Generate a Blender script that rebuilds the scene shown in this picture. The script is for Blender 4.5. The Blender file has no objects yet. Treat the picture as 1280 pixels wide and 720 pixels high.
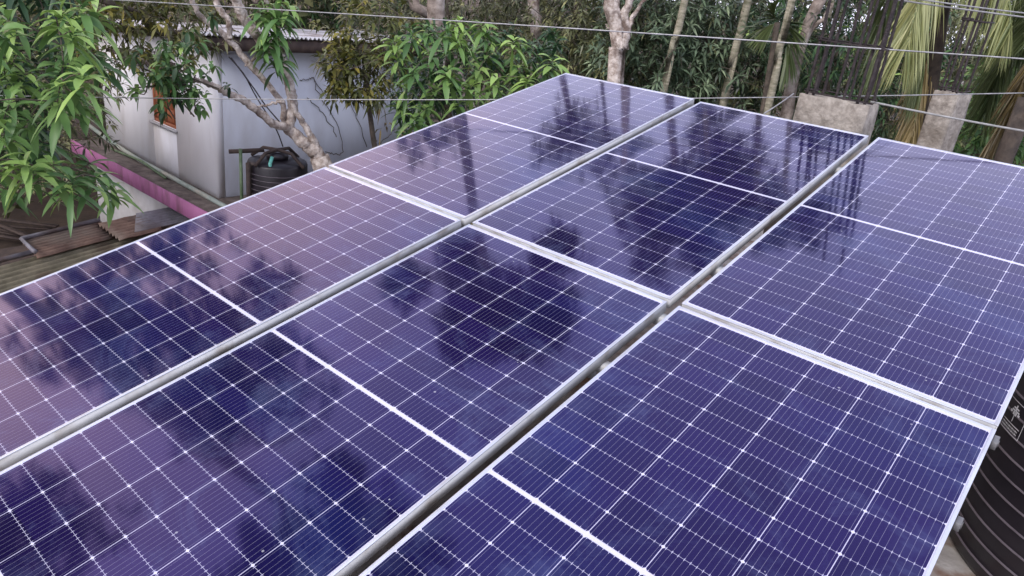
import bpy, math, random
import numpy as np
from mathutils import Vector, Matrix

rad = math.radians
scene = bpy.context.scene
C = scene.collection

# ------------------------------------------------------------------ camera
CAM = np.array([3.51743, -2.52744, 1.07469])
RM = np.array([[0.747316, 0.654015, 0.117297],
               [0.331061, -0.213424, -0.91913],
               [-0.576123, 0.725713, -0.376014]])
FPX = 903.25
cd = bpy.data.cameras.new('camera')
cd.sensor_width = 36.0
cd.lens = FPX / 1280 * 36
cd.clip_start = 0.05
cd.clip_end = 2000
cam = bpy.data.objects.new('camera', cd)
C.objects.link(cam)
mw = Matrix.Identity(4)
for i in range(3):
    mw[i][0] = RM[0][i]; mw[i][1] = -RM[1][i]; mw[i][2] = -RM[2][i]; mw[i][3] = CAM[i]
cam.matrix_world = mw
scene.camera = cam

# ------------------------------------------------------------------ sky and sun
SUN_EL, SUN_AZ = rad(40), rad(172)      # azimuth from +Y towards +X
world = bpy.data.worlds.new('World'); scene.world = world
world.use_nodes = True
nt = world.node_tree; nt.nodes.clear()
sky = nt.nodes.new('ShaderNodeTexSky'); sky.sky_type = 'NISHITA'
sky.sun_disc = False; sky.sun_elevation = SUN_EL; sky.sun_rotation = SUN_AZ
sky.air_density = 1.3; sky.dust_density = 3.0; sky.ozone_density = 2.0
bg = nt.nodes.new('ShaderNodeBackground'); bg.inputs['Strength'].default_value = 0.12
wo = nt.nodes.new('ShaderNodeOutputWorld')
tc = nt.nodes.new('ShaderNodeTexCoord')
nz = nt.nodes.new('ShaderNodeTexNoise'); nz.inputs['Scale'].default_value = 1.6
nz.inputs['Detail'].default_value = 5; nz.inputs['Roughness'].default_value = 0.55
cr = nt.nodes.new('ShaderNodeMapRange')
cr.inputs['From Min'].default_value = 0.30; cr.inputs['From Max'].default_value = 0.62
cr.inputs['To Min'].default_value = 0.62; cr.inputs['To Max'].default_value = 0.95
mx = nt.nodes.new('ShaderNodeMix'); mx.data_type = 'RGBA'
# thin cloud veil: brightest towards the horizon, warmer in the west, open blue overhead
sx = nt.nodes.new('ShaderNodeSeparateXYZ'); nt.links.new(tc.outputs['Generated'], sx.inputs[0])
zr = nt.nodes.new('ShaderNodeMapRange'); zr.inputs['From Min'].default_value = 0.45; zr.inputs['From Max'].default_value = 0.88
zr.inputs['To Min'].default_value = 1.0; zr.inputs['To Max'].default_value = 0.28
nt.links.new(sx.outputs['Z'], zr.inputs['Value'])
xr = nt.nodes.new('ShaderNodeMapRange'); xr.inputs['From Min'].default_value = -0.86; xr.inputs['From Max'].default_value = -0.60
xr.inputs['To Min'].default_value = 1.0; xr.inputs['To Max'].default_value = 0.0
nt.links.new(sx.outputs['X'], xr.inputs['Value'])
vm = nt.nodes.new('ShaderNodeMix'); vm.data_type = 'RGBA'
vm.inputs[6].default_value = (11.6, 11.6, 14.2, 1); vm.inputs[7].default_value = (20.0, 14.2, 12.0, 1)
nt.links.new(xr.outputs[0], vm.inputs[0]); nt.links.new(vm.outputs[2], mx.inputs[7])
ml = nt.nodes.new('ShaderNodeMath'); ml.operation = 'MULTIPLY'; nt.links.new(cr.outputs[0], ml.inputs[0]); nt.links.new(zr.outputs[0], ml.inputs[1])
nt.links.new(tc.outputs['Generated'], nz.inputs['Vector'])
nt.links.new(nz.outputs['Fac'], cr.inputs['Value'])
nt.links.new(ml.outputs[0], mx.inputs[0])
nt.links.new(sky.outputs[0], mx.inputs[6])
nt.links.new(mx.outputs[2], bg.inputs['Color'])
nt.links.new(bg.outputs[0], wo.inputs[0])

sd = bpy.data.lights.new('sun', 'SUN'); sd.energy = 1.5; sd.angle = rad(26)
sd.color = (1.0, 0.95, 0.89)
sun = bpy.data.objects.new('sun', sd); C.objects.link(sun)
sv = Vector((math.sin(SUN_AZ) * math.cos(SUN_EL), math.cos(SUN_AZ) * math.cos(SUN_EL), math.sin(SUN_EL)))
sun.rotation_euler = sv.to_track_quat('Z', 'Y').to_euler()

vs = scene.view_settings
scene.display_settings.display_device = 'sRGB'
vs.view_transform = 'Standard'; vs.look = 'None'; vs.gamma = 1
vs.use_curve_mapping = False
vs.exposure = 0.55
scene.cycles.max_bounces = 6
scene.cycles.transparent_max_bounces = 8
scene.cycles.use_denoising = True

rng = np.random.default_rng(11)
random.seed(5)
GROUND = -6.4

# ------------------------------------------------------------------ helpers
def ray(px, py):
    """direction from the eye through a place read off the photograph (1280 wide)"""
    d = RM.T @ np.array([(px - 640) / FPX, (py - 360) / FPX, 1.0])
    return d / np.linalg.norm(d)

def at(px, py, dist):
    """the point at a horizontal distance in metres along that direction"""
    d = ray(px, py)
    return CAM + d * (dist / math.hypot(d[0], d[1]))

def at_z(px, py, z):
    d = ray(px, py)
    return CAM + d * ((z - CAM[2]) / d[2])

def azel(az, el, dist):
    a, e = rad(az), rad(el)
    return np.array([CAM[0] + dist * math.sin(a), CAM[1] + dist * math.cos(a), CAM[2] + dist * math.tan(e)])


class MB:
    """collects vertices and faces (numpy blocks) into one mesh"""
    def __init__(s):
        s.v = []; s.f = []; s.mi = []; s.tone = []; s.n = 0; s.uv = {}
    def add(s, v, f, tone=0.5, mi=0):
        v = np.asarray(v, float).reshape(-1, 3)
        s.v.append(v)
        for k in f:
            s.f.append(tuple(int(a) + s.n for a in k)); s.tone.append(tone); s.mi.append(mi)
        s.n += len(v)
    def block(s, v, fq, tone):
        """v (n,3), fq (m,k) int array, tone (m,)"""
        s.v.append(v); s.f.append((fq + s.n)); s.tone.append(tone); s.n += len(v)
    def box(s, lo, hi, mi=0, M=None, bevel=0.0):
        lo = np.array(lo, float); hi = np.array(hi, float)
        if bevel <= 0:
            c = np.array([[x, y, z] for x in (lo[0], hi[0]) for y in (lo[1], hi[1]) for z in (lo[2], hi[2])])
            f = [(0, 1, 3, 2), (4, 6, 7, 5), (0, 4, 5, 1), (2, 3, 7, 6), (0, 2, 6, 4), (1, 5, 7, 3)]
        else:
            bm_v = []; b = bevel
            c = []
            for z, i in ((lo[2], b), (lo[2] + b, 0), (hi[2] - b, 0), (hi[2], b)):
                x0, x1, y0, y1 = lo[0] + i, hi[0] - i, lo[1] + i, hi[1] - i
                k = b * 0.7
                c += [(x0 + k, y0, z), (x1 - k, y0, z), (x1, y0 + k, z), (x1, y1 - k, z),
                      (x1 - k, y1, z), (x0 + k, y1, z), (x0, y1 - k, z), (x0, y0 + k, z)]
            c = np.array(c); f = [tuple(range(7, -1, -1)), tuple(range(24, 32))]
            for r in range(3):
                for i in range(8):
                    j = (i + 1) % 8
                    f.append((r * 8 + i, r * 8 + j, r * 8 + 8 + j, r * 8 + 8 + i))
        if M is not None:
            c = c @ M[:3, :3].T + M[:3, 3]
        s.add(c, f, mi=mi)
    def tube(s, pts, r, n=8, cap=True, bump=0.0, tone=0.5):
        pts = np.asarray(pts, float); m = len(pts)
        r = np.broadcast_to(np.asarray(r, float), (m,)) if np.ndim(r) else np.full(m, r)
        tan = np.gradient(pts, axis=0); tan /= np.linalg.norm(tan, axis=1)[:, None] + 1e-12
        ref = np.array([0, 0, 1.0]) if abs(tan[0][2]) < 0.9 else np.array([1.0, 0, 0])
        a = np.cross(tan[0], ref); a /= np.linalg.norm(a)
        V = []
        th = np.linspace(0, 2 * np.pi, n, endpoint=False)
        for i in range(m):
            a = a - tan[i] * (a @ tan[i]); a /= np.linalg.norm(a) + 1e-12
            b = np.cross(tan[i], a)
            rr = r[i] * (1 + bump * rng.uniform(-1, 1, n)) if bump else r[i]
            V.append(pts[i] + (np.cos(th) * rr)[:, None] * a + (np.sin(th) * rr)[:, None] * b)
        V = np.concatenate(V)
        f = [(i * n + j, i * n + (j + 1) % n, (i + 1) * n + (j + 1) % n, (i + 1) * n + j)
             for i in range(m - 1) for j in range(n)]
        if cap and n > 2:
            f.append(tuple(range(n - 1, -1, -1))); f.append(tuple(range((m - 1) * n, m * n)))
        s.add(V, f, tone=tone)
    def lathe(s, prof, n=48, c=(0, 0, 0)):
        prof = np.asarray(prof, float); th = np.linspace(0, 2 * np.pi, n, endpoint=False)
        V = np.concatenate([np.stack([c[0] + p[0] * np.cos(th), c[1] + p[0] * np.sin(th), np.full(n, c[2] + p[1])], 1) for p in prof])
        f = [(i * n + j, i * n + (j + 1) % n, (i + 1) * n + (j + 1) % n, (i + 1) * n + j)
             for i in range(len(prof) - 1) for j in range(n)]
        s.add(V, f)
    def build(s, name, mat, parent=None, smooth=False):
        V = np.concatenate(s.v)
        polys = []; tones = []
        li = []; ls = []; tot = 0
        tn = []
        k = 0
        if s.f and isinstance(s.f[0], np.ndarray):
            for fq, t in zip(s.f, s.tone):
                li.append(fq.reshape(-1)); ls.append(np.full(len(fq), fq.shape[1])); tn.append(np.asarray(t))
            li = np.concatenate(li); ls = np.concatenate(ls); tn = np.concatenate(tn)
        else:
            li = np.array([i for f in s.f for i in f]); ls = np.array([len(f) for f in s.f]); tn = np.array(s.tone, float)
        me = bpy.data.meshes.new(name)
        me.vertices.add(len(V)); me.vertices.foreach_set('co', V.reshape(-1))
        me.loops.add(len(li)); me.loops.foreach_set('vertex_index', li.astype(np.int32))
        me.polygons.add(len(ls))
        st = np.concatenate([[0], np.cumsum(ls)[:-1]]).astype(np.int32)
        me.polygons.foreach_set('loop_start', st)
        me.polygons.foreach_set('loop_total', ls.astype(np.int32))
        me.update(calc_edges=True)
        at_ = me.attributes.new('tone', 'FLOAT', 'FACE'); at_.data.foreach_set('value', tn.astype(np.float32))
        mats = mat if isinstance(mat, (list, tuple)) else [mat]
        for m in mats: me.materials.append(m)
        if len(mats) > 1: me.polygons.foreach_set('material_index', np.array(s.mi, dtype=np.int32))
        if smooth: me.polygons.foreach_set('use_smooth', np.ones(len(ls), bool))
        me.validate(); me.update()
        o = bpy.data.objects.new(name, me); C.objects.link(o)
        if parent is not None: o.parent = parent
        return o


def thing(name, label, cat, group=None, loc=(0, 0, 0)):
    o = bpy.data.objects.new(name, None); C.objects.link(o); o.location = loc
    o.empty_display_size = 0.2
    return tag(o, label, cat, group)

def tag(o, label, cat, group=None, kind=None):
    if label: o['label'] = label
    if cat: o['category'] = cat
    if group: o['group'] = group
    if kind: o['kind'] = kind
    return o

# ------------------------------------------------------------------ materials
def mat_new(name):
    m = bpy.data.materials.new(name); m.use_nodes = True
    t = m.node_tree; b = t.nodes['Principled BSDF']
    return m, t, b

def mottled(name, c1, c2, scale=4.0, rough=0.8, bump=0.15, bscale=None, metal=0.0, detail=8, lo=0.35, hi=0.65, c3=None, s3=0.7, stretch=None):
    m, t, b = mat_new(name)
    tcn = t.nodes.new('ShaderNodeTexCoord'); vec = tcn.outputs['Object']
    if stretch:
        mp = t.nodes.new('ShaderNodeMapping'); mp.inputs['Scale'].default_value = stretch
        t.links.new(vec, mp.inputs[0]); vec = mp.outputs[0]
    n = t.nodes.new('ShaderNodeTexNoise'); n.inputs['Scale'].default_value = scale; n.inputs['Detail'].default_value = detail
    n.inputs['Roughness'].default_value = 0.65
    t.links.new(vec, n.inputs['Vector'])
    mr = t.nodes.new('ShaderNodeMapRange'); mr.inputs['From Min'].default_value = lo; mr.inputs['From Max'].default_value = hi
    t.links.new(n.outputs['Fac'], mr.inputs['Value'])
    x = t.nodes.new('ShaderNodeMix'); x.data_type = 'RGBA'
    x.inputs[6].default_value = (*c1, 1); x.inputs[7].default_value = (*c2, 1)
    t.links.new(mr.outputs[0], x.inputs[0]); out = x.outputs[2]
    if c3:
        n3 = t.nodes.new('ShaderNodeTexNoise'); n3.inputs['Scale'].default_value = s3; n3.inputs['Detail'].default_value = 6
        t.links.new(vec, n3.inputs['Vector'])
        m3 = t.nodes.new('ShaderNodeMapRange'); m3.inputs['From Min'].default_value = 0.5; m3.inputs['From Max'].default_value = 0.68
        t.links.new(n3.outputs['Fac'], m3.inputs['Value'])
        x3 = t.nodes.new('ShaderNodeMix'); x3.data_type = 'RGBA'; x3.inputs[7].default_value = (*c3, 1)
        t.links.new(m3.outputs[0], x3.inputs[0]); t.links.new(out, x3.inputs[6]); out = x3.outputs[2]
    t.links.new(out, b.inputs['Base Color'])
    b.inputs['Roughness'].default_value = rough; b.inputs['Metallic'].default_value = metal
    if bump:
        bn = t.nodes.new('ShaderNodeBump'); bn.inputs['Strength'].default_value = bump; bn.inputs['Distance'].default_value = 0.02
        nb = t.nodes.new('ShaderNodeTexNoise'); nb.inputs['Scale'].default_value = bscale or scale * 4; nb.inputs['Detail'].default_value = 6
        t.links.new(vec, nb.inputs['Vector']); t.links.new(nb.outputs['Fac'], bn.inputs['Height'])
        t.links.new(bn.outputs[0], b.inputs['Normal'])
    return m

def leaf_mat(name, dark, mid, young, rough=0.42, trans=0.25):
    """leaf colour runs from old dark leaves (tone 0) to young ones (tone 1)"""
    m, t, b = mat_new(name)
    a = t.nodes.new('ShaderNodeAttribute'); a.attribute_name = 'tone'
    r = t.nodes.new('ShaderNodeValToRGB')
    r.color_ramp.elements[0].color = (*dark, 1); r.color_ramp.elements[1].color = (*young, 1)
    e = r.color_ramp.elements.new(0.5); e.color = (*mid, 1)
    t.links.new(a.outputs['Fac'], r.inputs[0])
    t.links.new(r.outputs[0], b.inputs['Base Color'])
    b.inputs['Roughness'].default_value = rough
    b.inputs['Specular IOR Level'].default_value = 0.5
    tr = t.nodes.new('ShaderNodeBsdfTranslucent'); t.links.new(r.outputs[0], tr.inputs[0])
    ms = t.nodes.new('ShaderNodeMixShader'); ms.inputs[0].default_value = trans
    t.links.new(b.outputs[0], ms.inputs[1]); t.links.new(tr.outputs[0], ms.inputs[2])
    t.links.new(ms.outputs[0], t.nodes['Material Output'].inputs[0])
    return m

M_MANGO = leaf_mat('mango_leaf', (0.022, 0.055, 0.026), (0.095, 0.195, 0.060), (0.30, 0.45, 0.12))
M_DARKLEAF = leaf_mat('dark_leaf', (0.030, 0.040, 0.020), (0.165, 0.180, 0.085), (0.46, 0.46, 0.22), rough=0.38, trans=0.2)
M_OLIVE = leaf_mat('olive_leaf', (0.035, 0.045, 0.016), (0.095, 0.11, 0.03), (0.28, 0.24, 0.05), trans=0.25)
M_BLUELEAF = leaf_mat('blue_green_leaf', (0.028, 0.050, 0.032), (0.145, 0.205, 0.125), (0.36, 0.45, 0.27), rough=0.33, trans=0.2)
M_FROND = leaf_mat('palm_frond', (0.035, 0.060, 0.020), (0.14, 0.18, 0.07), (0.40, 0.41, 0.18), trans=0.3)
M_DRYFROND = leaf_mat('dry_frond', (0.06, 0.045, 0.02), (0.20, 0.15, 0.06), (0.38, 0.30, 0.14), trans=0.2)
M_BARK = mottled('grey_bark', (0.10, 0.075, 0.06), (0.30, 0.25, 0.22), scale=9, c3=(0.42, 0.38, 0.35), s3=4, bump=0.5, bscale=30)
M_PALEBARK = mottled('pale_bark', (0.20, 0.15, 0.12), (0.60, 0.54, 0.50), scale=14, c3=(0.12, 0.085, 0.07), s3=6, bump=0.9, bscale=40)
M_DARKBARK = mottled('dark_bark', (0.035, 0.028, 0.022), (0.12, 0.095, 0.075), scale=10, bump=0.5)
M_PALMDARK = mottled('dark_palm_bark', (0.018, 0.013, 0.011), (0.06, 0.045, 0.035), scale=8, bump=0.4)
M_PALMBARK = mottled('slender_palm_bark', (0.16, 0.15, 0.10), (0.36, 0.33, 0.26), scale=5, c3=(0.10, 0.10, 0.06), s3=3, bump=0.5, stretch=(1.5, 1.5, 5))
M_SOIL = mottled('soil', (0.025, 0.016, 0.011), (0.070, 0.045, 0.030), scale=1.5, rough=0.95, bump=0.6, bscale=9)
M_WALL = mottled('whitewash', (0.80, 0.79, 0.82), (0.86, 0.85, 0.88), scale=1.4, rough=0.85, bump=0.08, c3=(0.66, 0.63, 0.62), s3=1.1, stretch=(1.3, 1.3, 0.35))
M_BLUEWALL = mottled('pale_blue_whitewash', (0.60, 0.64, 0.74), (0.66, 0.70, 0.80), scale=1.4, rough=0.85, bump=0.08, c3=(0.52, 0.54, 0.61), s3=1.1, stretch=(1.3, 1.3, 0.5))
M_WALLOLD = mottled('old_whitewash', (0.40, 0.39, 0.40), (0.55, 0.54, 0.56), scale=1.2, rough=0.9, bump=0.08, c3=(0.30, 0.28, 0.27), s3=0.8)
M_PINK = mottled('pink_paint', (0.30, 0.10, 0.22), (0.40, 0.15, 0.31), scale=2.5, rough=0.7, bump=0.1, c3=(0.18, 0.07, 0.12), s3=3.5, stretch=(1, 1, 0.3))
M_MOULD = mottled('mouldy_concrete', (0.05, 0.038, 0.035), (0.16, 0.13, 0.12), scale=4, rough=0.95, bump=0.5, bscale=18)
M_CONC = mottled('raw_concrete', (0.17, 0.15, 0.13), (0.35, 0.32, 0.285), scale=16, rough=0.95, bump=0.7, bscale=35, c3=(0.13, 0.11, 0.09), s3=3)
M_DECK = mottled('roof_concrete', (0.22, 0.20, 0.19), (0.40, 0.38, 0.36), scale=5, rough=0.95, bump=0.4, c3=(0.16, 0.09, 0.06), s3=7)
M_REBAR = mottled('rusty_steel', (0.022, 0.018, 0.020), (0.065, 0.052, 0.055), scale=25, rough=0.7, metal=0.4, bump=0.6, bscale=150)
M_WIRE = mottled('galvanised_wire', (0.22, 0.22, 0.23), (0.38, 0.38, 0.39), scale=20, rough=0.45, metal=0.5, bump=0)
M_CABLE = mottled('grey_cable', (0.20, 0.20, 0.20), (0.32, 0.32, 0.32), scale=20, rough=0.6, bump=0)
M_ALU = mottled('anodised_aluminium', (0.47, 0.50, 0.58), (0.55, 0.58, 0.67), scale=3, rough=0.42, metal=0.35, bump=0, c3=(0.42, 0.43, 0.47), s3=5.0)
M_ALUSIDE = mottled('dull_shaded_aluminium', (0.42, 0.43, 0.445), (0.49, 0.50, 0.51), scale=5, rough=0.6, metal=0.1, bump=0, c3=(0.28, 0.26, 0.24), s3=9)  # greyer than the frame lips: shade of the sides put into the colour
M_CLAMP = mottled('dull_clamp', (0.12, 0.12, 0.125), (0.20, 0.20, 0.21), scale=20, rough=0.6, metal=0.4, bump=0.2)
M_TANK = mottled('black_plastic', (0.010, 0.008, 0.012), (0.020, 0.016, 0.022), scale=3, rough=0.35, bump=0.05)
M_RIB = mottled('worn_rib', (0.085, 0.07, 0.085), (0.14, 0.12, 0.14), scale=6, rough=0.5, bump=0)
M_WOOD = mottled('orange_wood', (0.30, 0.085, 0.035), (0.42, 0.14, 0.06), scale=4, rough=0.6, bump=0.2, stretch=(6, 6, 1))
M_DWOOD = mottled('dark_wood', (0.03, 0.02, 0.02), (0.08, 0.055, 0.045), scale=5, rough=0.8, bump=0.3)
M_BAMBOO = mottled('green_bamboo', (0.06, 0.10, 0.05), (0.14, 0.20, 0.11), scale=8, rough=0.6, bump=0.1)
M_PIPE = mottled('grey_green_pipe', (0.20, 0.25, 0.22), (0.32, 0.36, 0.33), scale=3, rough=0.5, bump=0, c3=(0.38, 0.34, 0.28), s3=1.0)
M_TURQ = mottled('turquoise_plastic', (0.12, 0.42, 0.36), (0.18, 0.52, 0.45), scale=8, rough=0.5, bump=0)
M_STICKER = mottled('white_print', (0.62, 0.62, 0.66), (0.72, 0.72, 0.76), scale=30, rough=0.6, bump=0)

def corrugated(name, c1, c2, axis='X', freq=13.0, c3=None, rough=0.7, metal=0.1):
    return mottled(name, c1, c2, scale=2.0, rough=rough, metal=metal, bump=0.1, c3=c3, s3=1.2)
M_RUST = mottled('rusty_sheet', (0.12, 0.07, 0.055), (0.26, 0.17, 0.13), scale=3, rough=0.8, bump=0.2, c3=(0.20, 0.17, 0.14), s3=1.0)
M_OLDTIN = mottled('mossy_sheet', (0.13, 0.115, 0.075), (0.26, 0.23, 0.16), scale=3, rough=0.85, bump=0.2, c3=(0.10, 0.065, 0.045), s3=1.3)
M_GREYTIN = mottled('grey_sheet', (0.18, 0.17, 0.19), (0.32, 0.31, 0.35), scale=3, rough=0.6, metal=0.3, bump=0.15, c3=(0.10, 0.07, 0.06), s3=1.5)
M_ROOFTIN = mottled('house_roof_sheet', (0.50, 0.49, 0.52), (0.64, 0.63, 0.66), scale=2, rough=0.6, metal=0.2, bump=0.1, c3=(0.22, 0.18, 0.17), s3=1.2)

# --- node expression helper for the solar cell pattern
class E:
    t = None
    def __init__(s, sock): s.s = sock
    @staticmethod
    def op(o, *a, clamp=False):
        n = E.t.nodes.new('ShaderNodeMath'); n.operation = o; n.use_clamp = clamp
        for i, x in enumerate(a):
            if isinstance(x, E): E.t.links.new(x.s, n.inputs[i])
            else: n.inputs[i].default_value = x
        return E(n.outputs[0])
    def __add__(s, o): return E.op('ADD', s, o)
    def __sub__(s, o): return E.op('SUBTRACT', s, o)
    def __mul__(s, o): return E.op('MULTIPLY', s, o)
    def __truediv__(s, o): return E.op('DIVIDE', s, o)
    def abs(s): return E.op('ABSOLUTE', s)
    def mod(s, m): return E.op('FLOORED_MODULO', s, m)
    def lt(s, o): return E.op('LESS_THAN', s, o)
    def max(s, o): return E.op('MAXIMUM', s, o)
    def min(s, o): return E.op('MINIMUM', s, o)

PW, PL = 1.134, 2.278
def make_cell_mat():
    m, t, b = mat_new('solar_cells'); E.t = t
    uv = t.nodes.new('ShaderNodeUVMap'); uv.uv_map = 'UVMap'
    sp = t.nodes.new('ShaderNodeSeparateXYZ'); t.links.new(uv.outputs[0], sp.inputs[0])
    u = E(sp.outputs[0]); v = E(sp.outputs[1])           # metres from the centre of the panel
    au, av = u.abs(), v.abs()
    cu, cv = 0.1846, 0.0924                              # pitch of the half-cut cells
    du = (u + cu * 10).mod(cu); du = du.min(E.op('SUBTRACT', cu, du))          # distance to column gap
    w = av - 0.0078
    dv = (w + cv * 10).mod(cv); dv = dv.min(E.op('SUBTRACT', cv, dv))          # distance to row gap
    centre = av.lt(0.0070)
    colgap = du.lt(0.00125)
    rowgap = dv.lt(0.0007)
    node = (du + dv).lt(0.0068)
    margin = E.op('GREATER_THAN', au, cu * 3 - 0.001).max(E.op('GREATER_THAN', av, 0.0078 + cv * 12 - 0.0005))
    white = centre.max(colgap * 0.8).max(rowgap * 0.55).max(node).max(margin)
    bp = cu / 10
    db = (u + bp * 40.5).mod(bp); db = db.min(E.op('SUBTRACT', bp, db))
    busbar = db.lt(0.00042)
    tick = E.op('MULTIPLY', db.lt(0.0011), dv.lt(0.0048))
    lines = busbar * 0.27
    lines = lines.max(tick * 0.7)
    fac = white.max(lines)
    # silicon colour: violet with patches of blue, one shade per cell
    tco = t.nodes.new('ShaderNodeTexCoord')
    n1 = t.nodes.new('ShaderNodeTexNoise'); n1.inputs['Scale'].default_value = 1.1; n1.inputs['Detail'].default_value = 2
    t.links.new(tco.outputs['Object'], n1.inputs['Vector'])
    mr = t.nodes.new('ShaderNodeMapRange'); mr.inputs['From Min'].default_value = 0.45; mr.inputs['From Max'].default_value = 0.7
    t.links.new(n1.outputs['Fac'], mr.inputs['Value'])
    cm = t.nodes.new('ShaderNodeMix'); cm.data_type = 'RGBA'
    cm.inputs[6].default_value = (0.0085, 0.0045, 0.040, 1); cm.inputs[7].default_value = (0.005, 0.008, 0.058, 1)
    t.links.new(mr.outputs[0], cm.inputs[0])
    fl = t.nodes.new('ShaderNodeCombineXYZ')
    cellu = E.op('FLOOR', u / cu); cellv = E.op('FLOOR', v / cv)
    t.links.new(cellu.s, fl.inputs[0]); t.links.new(cellv.s, fl.inputs[1])
    oi = t.nodes.new('ShaderNodeObjectInfo'); t.links.new(oi.outputs['Random'], fl.inputs[2])
    wn = t.nodes.new('ShaderNodeTexWhiteNoise'); t.links.new(fl.outputs[0], wn.inputs['Vector'])
    hv = t.nodes.new('ShaderNodeHueSaturation')
    val = E(wn.outputs['Value']) * 0.5 + 0.75
    t.links.new(val.s, hv.inputs['Value']); t.links.new(cm.outputs[2], hv.inputs['Color'])
    cw = t.nodes.new('ShaderNodeMix'); cw.data_type = 'RGBA'
    cw.inputs[7].default_value = (0.56, 0.56, 0.70, 1)
    t.links.new(fac.s, cw.inputs[0]); t.links.new(hv.outputs[0], cw.inputs[6])
    # thin dust film, heavier in smears and at the lower frame
    n2 = t.nodes.new('ShaderNodeTexNoise'); n2.inputs['Scale'].default_value = 3.5; n2.inputs['Detail'].default_value = 9
    n2.inputs['Roughness'].default_value = 0.72; n2.inputs['Distortion'].default_value = 0.8
    t.links.new(tco.outputs['Object'], n2.inputs['Vector'])
    d1 = t.nodes.new('ShaderNodeMapRange'); d1.inputs['From Min'].default_value = 0.52; d1.inputs['From Max'].default_value = 0.78
    d1.inputs['To Max'].default_value = 0.17
    t.links.new(n2.outputs['Fac'], d1.inputs['Value'])
    edge = t.nodes.new('ShaderNodeMapRange'); edge.inputs['From Min'].default_value = 0.44; edge.inputs['From Max'].default_value = 0.56
    edge.inputs['To Max'].default_value = 0.9; t.links.new(au.s, edge.inputs['Value'])
    n3 = t.nodes.new('ShaderNodeTexNoise'); n3.inputs['Scale'].default_value = 9; n3.inputs['Detail'].default_value = 7
    t.links.new(tco.outputs['Object'], n3.inputs['Vector'])
    n3r = t.nodes.new('ShaderNodeMapRange'); n3r.inputs['From Min'].default_value = 0.45; n3r.inputs['From Max'].default_value = 0.7
    n3r.inputs['To Max'].default_value = 0.12; t.links.new(n3.outputs['Fac'], n3r.inputs['Value'])
    ed = E(edge.outputs[0]) * E(n3r.outputs[0])
    dust = E(d1.outputs[0]) + ed + 0.004
    dm = t.nodes.new('ShaderNodeMix'); dm.data_type = 'RGBA'; dm.inputs[7].default_value = (0.20, 0.27, 0.48, 1)
    t.links.new(dust.s, dm.inputs[0]); t.links.new(cw.outputs[2], dm.inputs[6])
    # sparse dried specks on the glass
    vadd = t.nodes.new('ShaderNodeVectorMath'); vadd.operation = 'MULTIPLY_ADD'
    vadd.inputs[1].default_value = (0.012, 0.012, 0.012); t.links.new(n3.outputs['Color'], vadd.inputs[0]); t.links.new(tco.outputs['Object'], vadd.inputs[2])
    offs = t.nodes.new('ShaderNodeVectorMath'); offs.operation = 'ADD'; t.links.new(vadd.outputs[0], offs.inputs[0])
    orr = t.nodes.new('ShaderNodeCombineXYZ'); rnd = E(oi.outputs['Random']) * 31.0
    t.links.new(rnd.s, orr.inputs[0]); t.links.new(rnd.s, orr.inputs[1]); t.links.new(orr.outputs[0], offs.inputs[1])
    vo = t.nodes.new('ShaderNodeTexVoronoi'); vo.voronoi_dimensions = '2D'; vo.inputs['Scale'].default_value = 8
    t.links.new(offs.outputs[0], vo.inputs['Vector'])
    sc_ = t.nodes.new('ShaderNodeSeparateColor'); t.links.new(vo.outputs['Color'], sc_.inputs[0])
    rare = E.op('GREATER_THAN', E(sc_.outputs[0]), 0.90)
    rad_n = E(sc_.outputs[1]) * 0.028 + 0.008
    speck = E.op('LESS_THAN', E(vo.outputs['Distance']), rad_n) * rare * 0.55
    sm = t.nodes.new('ShaderNodeMix'); sm.data_type = 'RGBA'; sm.inputs[7].default_value = (0.42, 0.43, 0.46, 1)
    t.links.new(speck.s, sm.inputs[0]); t.links.new(dm.outputs[2], sm.inputs[6])
    t.links.new(sm.outputs[2], b.inputs['Base Color'])
    ro = dust * 0.6 + 0.055
    t.links.new(ro.s, b.inputs['Roughness'])
    b.inputs['IOR'].default_value = 1.76
    b.inputs['Specular Tint'].default_value = (0.44, 0.36, 1.0, 1)   # blue-violet anti-reflection coating
    # very shallow waviness of the tempered glass
    bn = t.nodes.new('ShaderNodeBump'); bn.inputs['Strength'].default_value = 0.03; bn.inputs['Distance'].default_value = 0.002
    n4 = t.nodes.new('ShaderNodeTexNoise'); n4.inputs['Scale'].default_value = 14; n4.inputs['Detail'].default_value = 1
    t.links.new(tco.outputs['Object'], n4.inputs['Vector']); t.links.new(n4.outputs['Fac'], bn.inputs['Height'])
    t.links.new(bn.outputs[0], b.inputs['Normal'])
    return m
M_CELLS = make_cell_mat()

# ------------------------------------------------------------------ ground
g = MB(); NG = 70
xs = np.concatenate([np.linspace(-600, -60, 10), np.linspace(-50, 50, 51), np.linspace(60, 600, 10)])
X, Y = np.meshgrid(xs, xs)
R = np.hypot(X, Y)
Z = GROUND + 0.12 * np.sin(X * 0.9) * np.cos(Y * 0.7) + np.clip((R - 24) * 0.10, 0, 7)
n = len(xs)
idx = np.arange(n * n).reshape(n, n)
fq = np.stack([idx[:-1, :-1].ravel(), idx[:-1, 1:].ravel(), idx[1:, 1:].ravel(), idx[1:, :-1].ravel()], 1)
g.block(np.stack([X.ravel(), Y.ravel(), Z.ravel()], 1), fq, np.zeros(len(fq)))
tag(g.build('ground', M_SOIL, smooth=True), None, None, kind='structure')

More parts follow.
